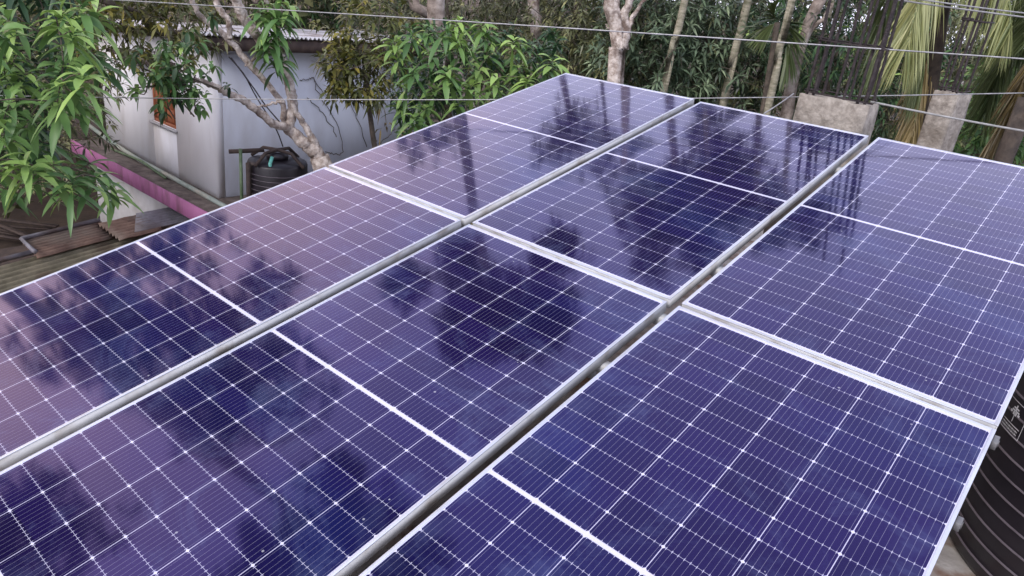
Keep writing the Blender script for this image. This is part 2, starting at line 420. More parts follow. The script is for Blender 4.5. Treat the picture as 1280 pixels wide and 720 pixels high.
# ------------------------------------------------------------------ building under the panels
ROOF = -0.78
t0 = thing('concrete_building', 'unfinished concrete building whose flat roof carries the solar panels', 'building')
b = MB(); b.box((-0.35, -4.6, ROOF - 0.14), (6.6, 6.6, ROOF)); b.build('roof_slab', M_DECK, t0)
b = MB(); b.box((-0.1, -4.3, GROUND - 0.3), (6.3, 6.2, ROOF - 0.142)); b.build('wall', M_WALLOLD, t0)

# ------------------------------------------------------------------ solar panels
TS, TC = 0.23621, 0.97170
P2W = Matrix(((1, 0, 0, 0), (0, TC, -TS, 0), (0, TS, TC, 0), (0, 0, 0, 1)))
def pw(u, v, w=0.0):
    q = P2W @ Vector((u, v, w)); return np.array(q)

def frame_mesh():
    b = MB(); d = 0.048; lip = 0.0115; dd_ = -0.0045
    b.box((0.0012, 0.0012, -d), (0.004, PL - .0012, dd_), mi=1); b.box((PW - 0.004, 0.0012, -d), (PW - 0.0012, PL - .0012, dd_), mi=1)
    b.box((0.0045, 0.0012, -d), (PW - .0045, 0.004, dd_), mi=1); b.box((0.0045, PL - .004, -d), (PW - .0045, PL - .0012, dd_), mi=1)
    d = 0.0042
    b.box((0, 0, -d), (lip, PL, 0), bevel=0.0006)
    b.box((PW - lip, 0, -d), (PW, PL, 0), bevel=0.0006)
    b.box((lip + 0.0003, 0, -d), (PW - lip - 0.0003, lip, -0.0003), bevel=0.0006)
    b.box((lip + 0.0003, PL - lip, -d), (PW - lip - 0.0003, PL, -0.0003), bevel=0.0006)
    return b

cols = [(0.0, 0.0, 0.0), (1.17427, 0.01431, -0.01562), (2.36078, 0.01789, -0.01453)]
panel_labels = {
    (0, 1): 'far left solar panel nearest the white house, tree trunks mirrored in it',
    (0, 0): 'solar panel along the left edge beside the rusty sheet roofs, with a pinkish sky reflection',
    (1, 1): 'middle solar panel of the far row, just in front of the wide concrete column',
    (1, 0): 'middle solar panel of the near row, between the two long gaps',
    (2, 1): 'far right solar panel, pale with reflected sky, in front of the narrow concrete column',
    (2, 0): 'solar panel nearest the viewer on the right, deep violet, beside the ribbed black tank',
}
frame0 = cell0 = None
for (ci, ri), lab in panel_labels.items():
    u0, v0, z0 = cols[ci]
    vv = v0 + (0.022 if ri else -PL)
    r = thing('solar_panel', lab, 'solar panel', 'solar panels of the rooftop array')
    r.matrix_world = P2W @ Matrix.Translation((u0, vv, z0))
    if frame0 is None:
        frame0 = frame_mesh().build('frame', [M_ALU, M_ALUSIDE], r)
        me = bpy.data.meshes.new('cell_sheet')
        q = 0.0108
        me.from_pydata([(q, q, -0.0022), (PW - q, q, -0.0022), (PW - q, PL - q, -0.0022), (q, PL - q, -0.0022),
                        (q, q, -0.007), (PW - q, q, -0.007), (PW - q, PL - q, -0.007), (q, PL - q, -0.007)], [],
                       [(0, 1, 2, 3), (7, 6, 5, 4), (0, 4, 5, 1), (1, 5, 6, 2), (2, 6, 7, 3), (3, 7, 4, 0)])
        ul = me.uv_layers.new(name='UVMap')
        for l in me.loops:
            co = me.vertices[l.vertex_index].co
            ul.data[l.index].uv = (co.x - PW / 2, co.y - PL / 2)
        me.materials.append(M_CELLS)
        cell0 = bpy.data.objects.new('cell_sheet', me); C.objects.link(cell0); cell0.parent = r
        b = MB(); b.box((PW / 2 - 0.06, PL / 2 - 0.03, -0.028), (PW / 2 + 0.06, PL / 2 + 0.03, -0.0085))
        jb0 = b.build('junction_box', M_TANK, r)
    else:
        for s_ in (frame0, cell0, jb0):
            c = s_.copy(); C.objects.link(c); c.parent = r

# rails across, on posts
rail_vs = [(-1.86, 'lowest aluminium rail under the near row, close to the viewer'),
           (-0.42, 'aluminium rail whose end pokes out beside the near right panel'),
           (-0.02, 'aluminium rail along the seam between the near and far rows'),
           (0.46, 'aluminium rail under the lower half of the far row'),
           (1.86, 'topmost aluminium rail along the far edge of the array')]
for v, lab in rail_vs:
    r = thing('mounting_rail', lab, 'rail', 'rails carrying the solar panels')
    zc = -0.0670
    b = MB(); M = np.array(P2W)
    b.box((-0.03, v - 0.02, zc - 0.04), (3.49, v + 0.02, zc), M=M)
    b.build('rail_bar', M_ALUSIDE, r)
    for u in (0.30, 1.75, 3.20):
        p0 = pw(u, v, zc - 0.041)
        b = MB(); b.box((p0[0] - 0.02, p0[1] - 0.02, ROOF + 0.001), (p0[0] + 0.02, p0[1] + 0.02, p0[2] - 0.006))
        b.build('post', M_ALUSIDE, r)
# end clamps gripping the right edge
for v, lab, w in ((-0.015, 'grey end clamp at the seam on the right edge of the array', 0.020),
                  (-0.42, 'grey end clamp on the right edge of the near panel', 0.016)):
    b = MB(); M = np.array(P2W); u1 = cols[2][0] + PW
    b.box((u1 + 0.001, v - w, -0.054), (u1 + 0.017, v + w, -0.024), M=M, bevel=0.0015)
    b.box((u1 + 0.0172, v - w * .35, -0.050), (u1 + 0.0195, v + w * .35, -0.030), M=M)
    tag(b.build('end_clamp', M_CLAMP), lab, 'clamp', 'end clamps on the right edge')

# ------------------------------------------------------------------ black ribbed tank at the right
def tank(loc, R_, H, nr, name, label, pitch=None, rot=0, ribw=0.009):
    r = thing(name, label, 'water tank', loc=loc); r.rotation_euler.z = rot
    b = MB(); b.lathe([(0, 0), (R_ * .97, 0.0), (R_, 0.03), (R_, H * .90), (R_ * .96, H * .94), (R_ * .55, H * .97), (0, H * .975)], 72)
    b.build('tank_body', M_TANK, r, smooth=True)
    b = MB()
    for i in range(nr):
        z = 0.07 + i * (H * .8 / nr)
        b.lathe([(R_ - 0.004, z - ribw * 1.2), (R_ + 0.008, z - ribw * .4), (R_ + 0.008, z + ribw * .4), (R_ - 0.004, z + ribw * 1.2)], 72)
    b.build('rib_bands', M_RIB, r, smooth=False)
    b = MB(); b.lathe([(0, H * .976), (R_ * .36, H * .976), (R_ * .37, H * 1.03), (R_ * .32, H * 1.06), (0, H * 1.07)], 48)
    b.build('lid', M_TANK, r, smooth=True)
    return r
TKC = (4.02, 0.82)
tk = tank((TKC[0], TKC[1], ROOF), 0.585, 0.90, 10, 'water_tank', 'large ribbed black water tank at the right edge, with a white printed mark', ribw=0.0035)
# printed mark: a white outlined rectangle with a small palm emblem and lines of text, curved on the wall of the tank
b = MB(); RS = 0.5955
def patch(s0, s1, z0, z1):
    """a printed patch on the wall; s runs along the wall in metres from the left edge of the mark"""
    V = []; k = 3
    for i in range(k + 1):
        a = rad(-153) + (s0 + (s1 - s0) * i / k) / RS
        for z in (z0, z1): V.append((RS * math.cos(a), RS * math.sin(a), z))
    b.add(V, [(2 * i, 2 * i + 2, 2 * i + 3, 2 * i + 1) for i in range(k)])
z0, z1, sw = 0.578, 0.700, 0.13
patch(0, sw, z0, z0 + .0025); patch(0, sw, z1 - .0025, z1)
patch(0, .0025, z0 + .0026, z1 - .0026); patch(sw - .0025, sw, z0 + .0026, z1 - .0026)
patch(.012, .118, z0 + .034, z0 + .037)
for row, zz in enumerate((.010, .021)):                        # two rows of small print
    q = .012
    while q < .112:
        w_ = (.004, .006, .003, .007, .005)[int(q * 977 + row) % 5]; patch(q, q + w_, z0 + zz, z0 + zz + .006); q += w_ + .0025
patch(.0615, .0655, z0 + .044, z0 + .085)                      # trunk and fronds of the palm emblem
for q0, q1, za, zb in ((.040, .060, .084, .090), (.034, .046, .074, .083), (.067, .087, .084, .090), (.081, .093, .074, .083),
                       (.046, .061, .094, .100), (.066, .081, .094, .100), (.060, .067, .086, .110), (.052, .060, .070, .083), (.067, .075, .070, .083)):
    patch(q0, q1, z0 + za, z0 + zb)
b.build('printed_mark', M_STICKER, tk)

# ------------------------------------------------------------------ concrete columns with starter bars
def column(loc, rot, sx, sy, top, bars, label, bar_top, lean=(0, 0), stir=(0.0, 0.55)):
    r = thing('concrete_column', label, 'column', 'raw concrete columns with steel bars', loc=(loc[0], loc[1], ROOF)); r.rotation_euler.z = rad(rot)
    h = top - ROOF
    n = 9; b = MB()
    V = []; F = []
    # gently uneven cast faces
    m = 14
    per = []
    for i in range(4):
        c0 = np.array([(-sx, -sy), (sx, -sy), (sx, sy), (-sx, sy)][i]) / 2; c1 = np.array([(sx, -sy), (sx, sy), (-sx, sy), (-sx, -sy)][i]) / 2
        for k in range(6): per.append(c0 + (c1 - c0) * (k / 6))
    per = np.array(per); npn = len(per)
    for k in range(m + 1):
        z = h * k / m
        j = rng.normal(0, 0.0022, (npn, 2)) + (0 if k < m else -per * 0.012)
        for q in per + j: V.append((q[0], q[1], z + (rng.normal(0, 0.006) if k == m else 0)))
    for k in range(m):
        for i in range(npn):
            F.append((k * npn + i, k * npn + (i + 1) % npn, (k + 1) * npn + (i + 1) % npn, (k + 1) * npn + i))
    V.append((0, 0, h + 0.004)); ci = len(V) - 1
    for i in range(npn): F.append((m * npn + i, m * npn + (i + 1) % npn, ci))
    b.add(V, F); b.build('concrete_shaft', M_CONC, r)
    for (x, y, hh, rr) in bars:
        k = 26; zz = np.linspace(h - 0.05, h + hh, k)
        wob = np.cumsum(rng.normal(0, 0.0016, (k, 2)), 0)
        pts = np.stack([x + wob[:, 0] + lean[0] * (zz - h), y + wob[:, 1] + lean[1] * (zz - h), zz], 1)
        # deformed bar: transverse ribs
        pts = np.repeat(pts, 1, 0)
        zz2 = np.linspace(h - 0.05, h + hh, 110)
        p2 = np.stack([np.interp(zz2, zz, pts[:, 0]), np.interp(zz2, zz, pts[:, 1]), zz2], 1)
        rad_ = rr * (1 + 0.14 * (np.arange(110) % 2))
        b = MB(); b.tube(p2, rad_, 6); b.build('rebar', M_REBAR, r, smooth=True)
    for s_ in stir:
        z = h + s_ + 0.02
        x0, x1 = min(q[0] for q in bars) - .014, max(q[0] for q in bars) + .014
        y0, y1 = min(q[1] for q in bars) - .014, max(q[1] for q in bars) + .014
        lx, ly = lean[0] * s_, lean[1] * s_
        b = MB()
        b.tube([(x0 + lx, y0 + ly, z), (x1 + lx + .04, y0 + ly, z - .008), (x1 + lx, y1 + ly, z + .004), (x0 + lx, y1 + ly, z + .008), (x0 + lx, y0 + ly, z + .012), (x0 + lx + .08, y0 + ly + 0.03, z + .012)], 0.0065, 6)
        b.build('stirrup', M_REBAR, r)
    return r
bars1 = []
for x in (-0.195, -0.15):
    for y in (-0.10, 0.09): bars1.append((x, y, 1.3 + rng.uniform(-.25, .25), 0.0096))
for x in (-0.055, 0.06): bars1.append((x, -0.10 if x > 0 else 0.10, 1.25 + rng.uniform(-.3, .2), 0.0096))
bars1 += [(0.03, 0.10, 1.2, 0.0088)]
for x in (0.15, 0.195):
    for y in (-0.10, 0.09): bars1.append((x, y, 1.35 + rng.uniform(-.3, .2), 0.0096))
column((1.905, 2.84), 0, 0.47, 0.26, 0.665, bars1,
       'wide raw concrete column behind the middle panel, topped with a cage of tall rusty bars', 3, stir=(0.0, 0.34, 0.9))
bars2 = [(-0.06, -0.10, 1.25, .0088), (-0.03, -0.10, 1.3, .0088), (-0.06, 0.09, 1.2, .0088), (-0.02, 0.09, 1.35, .0088),
         (0.04, -0.10, 1.35, .0088), (0.07, -0.10, 1.2, .0088), (0.06, 0.09, 1.3, .0088)]
column((2.23, 4.75), -14, 0.20, 0.27, 0.735, bars2,
       'narrow raw concrete column behind the right panel, a bundle of rusty bars rising from it', 3, stir=(0.0, 0.55, 1.1))

# ------------------------------------------------------------------ wires
def wire(name, label, a, b_, sag, r, mat, cat='wire', group='wires strung across the view', n=40):
    a = np.array(a); b_ = np.array(b_); t = np.linspace(0, 1, n)[:, None]
    p = a + (b_ - a) * t; p[:, 2] -= (4 * sag * t * (1 - t))[:, 0]
    m = MB(); m.tube(p, r, 6); tag(m.build(name, mat, smooth=True), label, cat, group)
def ext(q1, q2, d1, d2, e=0.25):
    a, b_ = at(*q1, d1), at(*q2, d2); return a - (b_ - a) * e, b_ + (b_ - a) * e
a, b_ = ext((100, -1), (1280, 76), 8.0, 5.6)
wire('wire', 'topmost long pale wire slanting across from upper left to the right edge', a, b_, -0.02, 0.0052, M_WIRE)
a, b_ = ext((0, 112), (1280, 107), 7.6, 6.2)
wire('wire', 'long pale wire running level in front of the white house and the columns', a, b_, 0.09, 0.0042, M_WIRE)
a, b_ = at(1088, 127, 5.62), at(1280, 162, 5.9)
wire('cable', 'thick grey cable running from the top of the wide column to the right', a, b_ + (b_ - a) * .5, 0.01, 0.0075, M_CABLE, 'cable', None)
a, b_ = at(1118, -2, 6.0), at(1280, 20, 7.0)
wire('cable', 'lower of two grey cables crossing the top right corner', a - (b_ - a) * .4, b_ + (b_ - a) * .5, 0.01, 0.0065, M_CABLE, 'cable', None)
a, b_ = at(1150, -2, 6.1), at(1280, 15, 7.1)
wire('cable', 'upper of two grey cables crossing the top right corner', a - (b_ - a) * .4, b_ + (b_ - a) * .5, 0.01, 0.006, M_CABLE, 'cable', None)
wire('guy_wire', 'short twisted wire slanting from the foot of the wide column cage to the left', at(992, 117, 5.7), at(955, 142, 5.3), 0.005, 0.005, M_WIRE, 'wire', None)

# ------------------------------------------------------------------ white two-storey house
HX0, HX1, HY0, HY1 = -13.75, -8.9, 4.03, 10.4
SL = -3.1
h = thing('white_house', 'white two-storey house with a pink ledge and a corrugated roof', 'house')
b = MB()
def roofz(x): return -0.34 + (x + 8.9) * 0.075
wx0, wx1, wz0, wz1 = -11.40, -10.42, -2.14, -1.02
# front wall in pieces round the window, then side walls with sloping top
def wallpoly(b, pts, thick):
    pts = np.array(pts); V = np.concatenate([pts, pts + np.array(thick)]); n = len(pts)
    b.add(V, [tuple(range(n)), tuple(range(2 * n - 1, n - 1, -1))] + [(i, i + n, (i + 1) % n + n, (i + 1) % n) for i in range(n)])
T = (0, 0.15, 0)
wallpoly(b, [(HX0, HY0, SL), (wx0, HY0, SL), (wx0, HY0, roofz(wx0)), (HX0, HY0, roofz(HX0))], T)
wallpoly(b, [(wx0, HY0, SL), (wx1, HY0, SL), (wx1, HY0, wz0), (wx0, HY0, wz0)], T)
wallpoly(b, [(wx0, HY0, wz1), (wx1, HY0, wz1), (wx1, HY0, roofz(wx1)), (wx0, HY0, roofz(wx0))], T)
wallpoly(b, [(wx1, HY0, SL), (HX1, HY0, SL), (HX1, HY0, roofz(HX1)), (wx1, HY0, roofz(wx1))], T)
b.build('front_wall', M_WALL, h)
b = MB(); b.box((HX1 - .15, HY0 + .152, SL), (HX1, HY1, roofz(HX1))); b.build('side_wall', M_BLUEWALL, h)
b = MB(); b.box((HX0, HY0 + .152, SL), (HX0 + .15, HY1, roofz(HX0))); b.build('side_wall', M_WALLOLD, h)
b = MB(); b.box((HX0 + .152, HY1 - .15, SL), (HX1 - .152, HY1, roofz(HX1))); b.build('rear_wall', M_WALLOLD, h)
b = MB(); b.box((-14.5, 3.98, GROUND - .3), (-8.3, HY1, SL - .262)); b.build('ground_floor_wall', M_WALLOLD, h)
# ledge: concrete slab with pink painted front edge
b = MB(); b.box((-14.1, 3.44, SL - .26), (-7.3, HY1 + .3, SL - .002)); b.build('ledge', M_MOULD, h)
b = MB(); b.box((-14.12, 3.40, SL - .27), (-7.3, 3.438, SL + .03), bevel=0.008); b.build('pink_fascia', M_PINK, h)
# window
w = MB()
w.box((wx0, HY0 + .03, wz0), (wx0 + .06, HY0 + .10, wz1)); w.box((wx1 - .06, HY0 + .03, wz0), (wx1, HY0 + .10, wz1))
w.box((wx0 + .061, HY0 + .03, wz0), (wx1 - .061, HY0 + .10, wz0 + .06)); w.box((wx0 + .061, HY0 + .03, wz1 - .06), (wx1 - .061, HY0 + .10, wz1))
w.box(((wx0 + wx1) / 2 - .03, HY0 + .032, wz0 + .061), ((wx0 + wx1) / 2 + .03, HY0 + .098, wz1 - .061))
wf = w.build('window', M_WOOD, h)
for s_ in (0, 1):
    x0 = wx0 + .062 + s_ * (wx1 - wx0) / 2 * .92; x1 = x0 + (wx1 - wx0) / 2 - .10
    b = MB()
    b.box((x0, HY0 + .045, wz0 + .065), (x1, HY0 + .06, wz1 - .065))
    for k in range(3):
        zz = wz0 + .10 + k * .33; b.box((x0 + .06, HY0 + .034, zz), (x1 - .06, HY0 + .044, zz + .24), bevel=.003)
    b.build('shutter', M_WOOD, wf)
b = MB(); b.box((wx0 - .9, HY0 - .42, wz1 + .08), (wx1 + .12, HY0 - .002, wz1 + .15)); b.build('window_hood', M_MOULD, h)
b = MB(); b.box((wx0 - .05, HY0 - .05, wz0 - .05), (wx1 + .05, HY0 - .001, wz0 - .004)); b.build('window_sill', M_WALLOLD, h)
# corrugated roof + dark purlins below it
def corr_sheet(p00, p10, p01, mat, name, parent=None, waves=40, amp=0.018, label=None, cat=None, thick=0.004, group=None, seed=0):
    """sheet spanned by p00->p10 (across the waves) and p00->p01 (along them)"""
    p00, p10, p01 = map(np.array, (p00, p10, p01)); e = p10 - p00; f = p01 - p00
    nn = np.cross(e, f); nn = nn / np.linalg.norm(nn)
    if nn[2] < 0: nn = -nn
    k = waves * 6; m = 5; V = []
    r_ = np.random.default_rng(seed)
    sag = r_.normal(0, 0.006, (m + 1, waves + 1))
    for j in range(m + 1):
        for i in range(k + 1):
            s = i / k
            wz = amp * math.sin(s * waves * 2 * math.pi) + np.interp(s * waves, range(waves + 1), sag[j])
            V.append(p00 + e * s + f * (j / m) + nn * wz)
    V = np.array(V); nv = len(V); V = np.concatenate([V, V - nn * thick])
    F = []
    for j in range(m):
        for i in range(k):
            a = j * (k + 1) + i; q = (a, a + 1, a + k + 2, a + k + 1)
            F.append(q); F.append(tuple(x + nv for x in q[::-1]))
    bd = [i for i in range(k + 1)] + [j * (k + 1) + k for j in range(1, m + 1)] + [m * (k + 1) + i for i in range(k - 1, -1, -1)] + [j * (k + 1) for j in range(m - 1, 0, -1)]
    for i in range(len(bd)):
        a, c = bd[i], bd[(i + 1) % len(bd)]; F.append((a, a + nv, c + nv, c))
    mb = MB(); mb.add(V, F); o = mb.build(name, mat, parent, smooth=True)
    if label: tag(o, label, cat, group)
    return o
e0 = -8.38
corr_sheet((e0, HY0 - .45, roofz(e0) + .16), (e0, HY1 + .4, roofz(e0) + .16), (HX0 - .4, HY0 - .45, roofz(HX0) + .20), M_ROOFTIN, 'roof', h, waves=78, amp=.022)
b = MB()
for x in (-8.55, -9.6, -10.9, -12.2, -13.6):
    b.box((x - .04, HY0 - .4, roofz(x) + .03), (x + .04, HY1 + .3, roofz(x) + .125))
b.build('purlin', M_DWOOD, h)
b = MB()
for y in np.arange(HY0 - .3, HY1, 1.1):
    b.box((e0 + .02, y, roofz(e0) - .06), (HX1 - .16, y + .07, roofz(e0) + .025))
b.box((-8.47, HY0 - .35, roofz(e0) - .10), (-8.43, HY1 + .3, roofz(e0) + .10))
b.build('rafter', M_DWOOD, h)
# pipe along the foot of the wall
pts = [(-14.6, 3.98, SL + .22), (-13.4, 3.93, SL + .12), (-11.8, 3.88, SL + .06), (-10.2, 3.85, SL + .06), (-9.0, 3.83, SL + .05), (-7.8, 3.80, SL + .05)]
b = MB(); b.tube(pts, 0.045, 10); tag(b.build('drain_pipe', M_PIPE, smooth=True), 'grey-green plastic pipe lying along the ledge at the foot of the white wall', 'pipe')
pts = [(-13.0, 3.80, SL + .04), (-11.6, 3.82, SL + .10), (-10.4, 3.76, SL + .04)]
b = MB(); b.tube(pts, 0.025, 8); tag(b.build('bamboo_pole', M_BAMBOO, smooth=True), 'thin green pole lying beside the pipe on the pink ledge', 'pole')

# tank and its frame on the terrace beside the house
T2 = at(347, 214, 12.9)
t2 = tank((T2[0], T2[1], SL), 0.50, 1.10, 10, 'water_tank', 'small black water tank beside the white house, behind the bare branching tree', ribw=0.006)
b = MB()
for a in (0.3, 1.9):
    d = np.array([math.cos(a), math.sin(a), 0]); c0 = np.array([0, 0, 1.19])
    b.tube([c0 - d * .56 + [0, 0, -.16], c0 - d * .3 + [0, 0, .02], c0 + [0, 0, .035], c0 + d * .3 + [0, 0, .02], c0 + d * .56 + [0, 0, -.18]], .03, 6)
b.build('strap', M_DWOOD, t2)
b = MB(); b.tube([(0.28, -.3, .86), (0.30, -.33, 1.08), (.22, -.24, 1.16)], .03, 8); b.build('outlet_pipe', M_TURQ, t2)
fr = thing('wooden_frame', 'dark wooden frame of poles standing left of the small black tank', 'frame')
p1, p2, p3 = at(302, 244, 12.6), at(311, 240, 12.6), at(286, 188, 12.7)
b = MB(); b.tube([[p1[0], p1[1], SL], [p1[0], p1[1], -1.82]], .028, 8); b.build('post', M_BAMBOO, fr)
b = MB(); b.tube([[p2[0], p2[1], SL], [p2[0], p2[1], -2.05]], .04, 8); b.build('post', M_DWOOD, fr)
q1, q2 = at(286, 188, 12.65), at(330, 186, 12.75)
b = MB(); b.box((0, -.03, -.05), (float(np.linalg.norm(q2 - q1)), .03, .01), M=np.array(Matrix.Translation(Vector(q1)) @ Vector(q2 - q1).to_track_quat('X', 'Z').to_matrix().to_4x4()))
b.build('crossbar', M_DWOOD, fr)

# ------------------------------------------------------------------ low sheet roofs at lower left
SR = 'corrugated sheets of the low roofs'
def sheet_px(c00, c10, c01, mat, label, waves, seed, amp=.02):
    corr_sheet(at_z(*c00), at_z(*c10), at_z(*c01), mat, 'roof_sheet', None, waves, amp, label, 'roof sheet', group=SR, seed=seed)
sheet_px((170, 268, -3.50), (168, 290, -3.58), (262, 250, -3.50), M_GREYTIN, 'grey corrugated sheet tucked under the pink ledge', 7, 3, amp=.03)
sheet_px((122, 280, -3.54), (150, 300, -3.64), (176, 268, -3.52), M_RUST, 'dark rusty corrugated sheet between the grey one and the long one', 7, 4, amp=.03)
sheet_px((27, 302, -3.56), (47, 322, -3.68), (126, 278, -3.56), M_RUST, 'rust-brown corrugated sheet with a pale turned-up edge beside the dark yard', 7, 5, amp=.028)
sheet_px((-60, 350, -3.74), (-60, 440, -4.09), (182, 284, -3.74), M_OLDTIN, 'long mossy corrugated sheet running along the left edge of the panels', 13, 6, amp=.035)
sheet_px((100, 296, -3.84), (60, 400, -4.04), (300, 250, -3.84), M_RUST, 'brown corrugated sheet lowest of the roofs, half hidden by the panels', 12, 7, amp=.035)
def strip(qs, z, r, label):
    b = MB(); b.tube([at_z(x, y, z) + [0, 0, .03] for x, y in qs], r, 4); tag(b.build('edge_flashing', M_GREYTIN), label, 'flashing', None)
strip([(124, 277), (27, 301), (44, 317)], -3.54, .045, 'pale metal edging bent round the corner of the rust-brown sheet')
strip([(46, 316), (-40, 338)], -3.68, .045, 'pale metal edging along the top of the long mossy sheet')
# a shed below carrying them
sh = thing('lean_to_shed', 'low dark shed under the corrugated sheets beside the house', 'shed')
b = MB()
a_, c_ = at_z(60, 330, -4.3), at_z(250, 275, -4.3)
b.box((min(a_[0], c_[0]) , .2, GROUND - .2), (-6.0, 3.6, -4.28)); b.build('shed_wall', M_DWOOD, sh)

# yard clutter
for i, (x, y, lab) in enumerate([(14, 300, 'pile of dark planks lying in the brown yard'),]):
    p = at_z(x, y, GROUND); r = thing('plank_pile', lab, 'planks', loc=p)
    for k in range(6):
        b = MB(); a = rng.uniform(-.5, .5)
        M = np.array(Matrix.Translation((rng.uniform(-.3, .3), rng.uniform(-.4, .4), .16 + .05 * k)) @ Matrix.Rotation(a + .7, 4, 'Z'))
        b.box((-1.1, -.08, -.02), (1.1, .08, .02), M=M); b.build('plank', M_DWOOD, r)

# ------------------------------------------------------------------ foliage
def leaf_block(mb, O, D, L, Wd, droop, tone, secs=(0, .5, 1.0), prof=(.08, 1, .05), fold=0.0, roll=0.6):
    n = len(O); k = len(secs)
    D = D / (np.linalg.norm(D, axis=1)[:, None] + 1e-9)
    up = np.array([0, 0, 1.0])
    S = np.cross(D, up); S /= np.linalg.norm(S, axis=1)[:, None] + 1e-9
    Nn = np.cross(S, D)
    a = rng.normal(0, roll, n)[:, None]
    S2 = S * np.cos(a) + Nn * np.sin(a); N2 = np.cross(S2, D)
    cols_ = 3 if fold else 2
    V = np.zeros((n, k, cols_, 3))
    for i, (s, w) in enumerate(zip(secs, prof)):
        c = O + D * (L * s)[:, None] - up * (droop * L * s * s)[:, None]
        hw = (Wd * w * .5)[:, None]
        if fold:
            V[:, i, 0] = c - S2 * hw + N2 * hw * fold; V[:, i, 1] = c; V[:, i, 2] = c + S2 * hw + N2 * hw * fold
        else:
            V[:, i, 0] = c - S2 * hw; V[:, i, 1] = c + S2 * hw
    base = (np.arange(n) * k * cols_)[:, None]
    fs = []
    for i in range(k - 1):
        for j in range(cols_ - 1):
            a0 = i * cols_ + j
            fs.append(base + np.array([[a0, a0 + 1, a0 + cols_ + 1, a0 + cols_]]))
    F = np.stack(fs, 1).reshape(-1, 4)
    mb.block(V.reshape(-1, 3), F, np.repeat(tone, (k - 1) * (cols_ - 1)))

def rosettes(mb, P, A, nl, L, Wd, droop, tone, near=False, spread=(35, 105), stem=0.12):
    """leaf whorls at points P with axes A"""
    n = len(P)
    A = A / (np.linalg.norm(A, axis=1)[:, None] + 1e-9)
    ref = rng.normal(size=(n, 3)); B1 = np.cross(A, ref); B1 /= np.linalg.norm(B1, axis=1)[:, None]; B2 = np.cross(A, B1)
    O = np.repeat(P, nl, 0); T_ = np.repeat(tone, nl); A_ = np.repeat(A, nl, 0); b1 = np.repeat(B1, nl, 0); b2 = np.repeat(B2, nl, 0)
    m = n * nl
    ph = np.tile(np.arange(nl) * 2.39996, n) + rng.uniform(0, .6, m)
    th = np.radians(np.tile(np.linspace(spread[0], spread[1], nl), n) + rng.normal(0, 8, m))
    D = A_ * np.cos(th)[:, None] + (b1 * np.cos(ph)[:, None] + b2 * np.sin(ph)[:, None]) * np.sin(th)[:, None]
    O = O - A_ * (np.tile(np.linspace(0, stem, nl), n) * (L / .2 if np.ndim(L) == 0 else 1))[:, None]
    LL = L * rng.uniform(.6, 1.12, m); WW = Wd * rng.uniform(.75, 1.2, m)
    dr = droop * rng.uniform(.6, 1.4, m)
    tt = np.clip(T_ + rng.normal(0, .09, m) - np.tile(np.linspace(0, .15, nl), n), 0, 1)
    tt = np.where(rng.random(m) < .025, 1.0, tt)
    if near:
        leaf_block(mb, O, D, LL, WW, dr, tt, secs=(0, .12, .35, .62, .84, 1), prof=(.06, .45, .95, 1, .6, .03), fold=.35, roll=.25)
    else:
        leaf_block(mb, O, D, LL, WW, dr, tt, secs=(0, .45, 1), prof=(.1, 1, .05), roll=.4)

def blob_points(blobs, total, shell=.55):
    P = []; Cn = []
    vol = np.array([b_[1][0] * b_[1][1] * b_[1][2] if np.ndim(b_[1]) else b_[1] ** 3 for b_ in blobs]) ** .75
    cnt = np.maximum(3, (vol / vol.sum() * total).astype(int))
    for (c, r), k in zip(blobs, cnt):
        r = np.array(r if np.ndim(r) else (r, r, r * .85))
        d = rng.normal(size=(k, 3)); d /= np.linalg.norm(d, axis=1)[:, None]
        q = rng.uniform(shell ** 2, 1.05, k) ** .5
        # lumpy outline
        lump = 1 + .22 * np.sin(d[:, 0] * 5 + c[0]) * np.cos(d[:, 1] * 4 + c[1]) + .12 * np.sin(d[:, 2] * 7)
        P.append(np.array(c) + d * r * (q * lump)[:, None]); Cn.append(np.repeat(np.array(c)[None], k, 0))
    return np.concatenate(P), np.concatenate(Cn)

def skeleton(mb, trunk, tr, P, r_tip=.006, step=.5, limb_r=None, jit=.06):
    """joins every leaf whorl to the nearest branch already there"""
    trunk = np.asarray(trunk, float)
    nodes = [p for p in trunk]; rr = list(np.interp(np.linspace(0, 1, len(trunk)), np.linspace(0, 1, len(tr)), tr))
    k0 = max(1, int(len(trunk) * .45))
    N = np.array(nodes[k0:]); Rr = np.array(rr[k0:])
    order = np.argsort(np.linalg.norm(P - trunk[-1], axis=1))
    for i in order:
        p = P[i]; d = np.linalg.norm(N - p, axis=1) * (1 + .25 * (N[:, 2] > p[2])); j = int(np.argmin(d)); dist = np.linalg.norm(N[j] - p)
        if dist < .05: continue
        m = max(2, int(dist / step) + 1)
        t = np.linspace(0, 1, m + 1)[:, None]
        q = N[j] + (p - N[j]) * t; q[1:-1] += rng.normal(0, jit, (m - 1, 3)) * min(1, dist)
        q[:, 2] -= (np.sin(t[:, 0] * np.pi) * -0.06 * dist)
        r0 = min(Rr[j] * .6, .012 + dist * .022); r0 = max(r0, r_tip)
        ra = np.linspace(r0, r_tip, m + 1)
        mb.tube(q, ra, 5 if r0 > .02 else 4, cap=False)
        N = np.concatenate([N, q[1:]]); Rr = np.concatenate([Rr, ra[1:]])

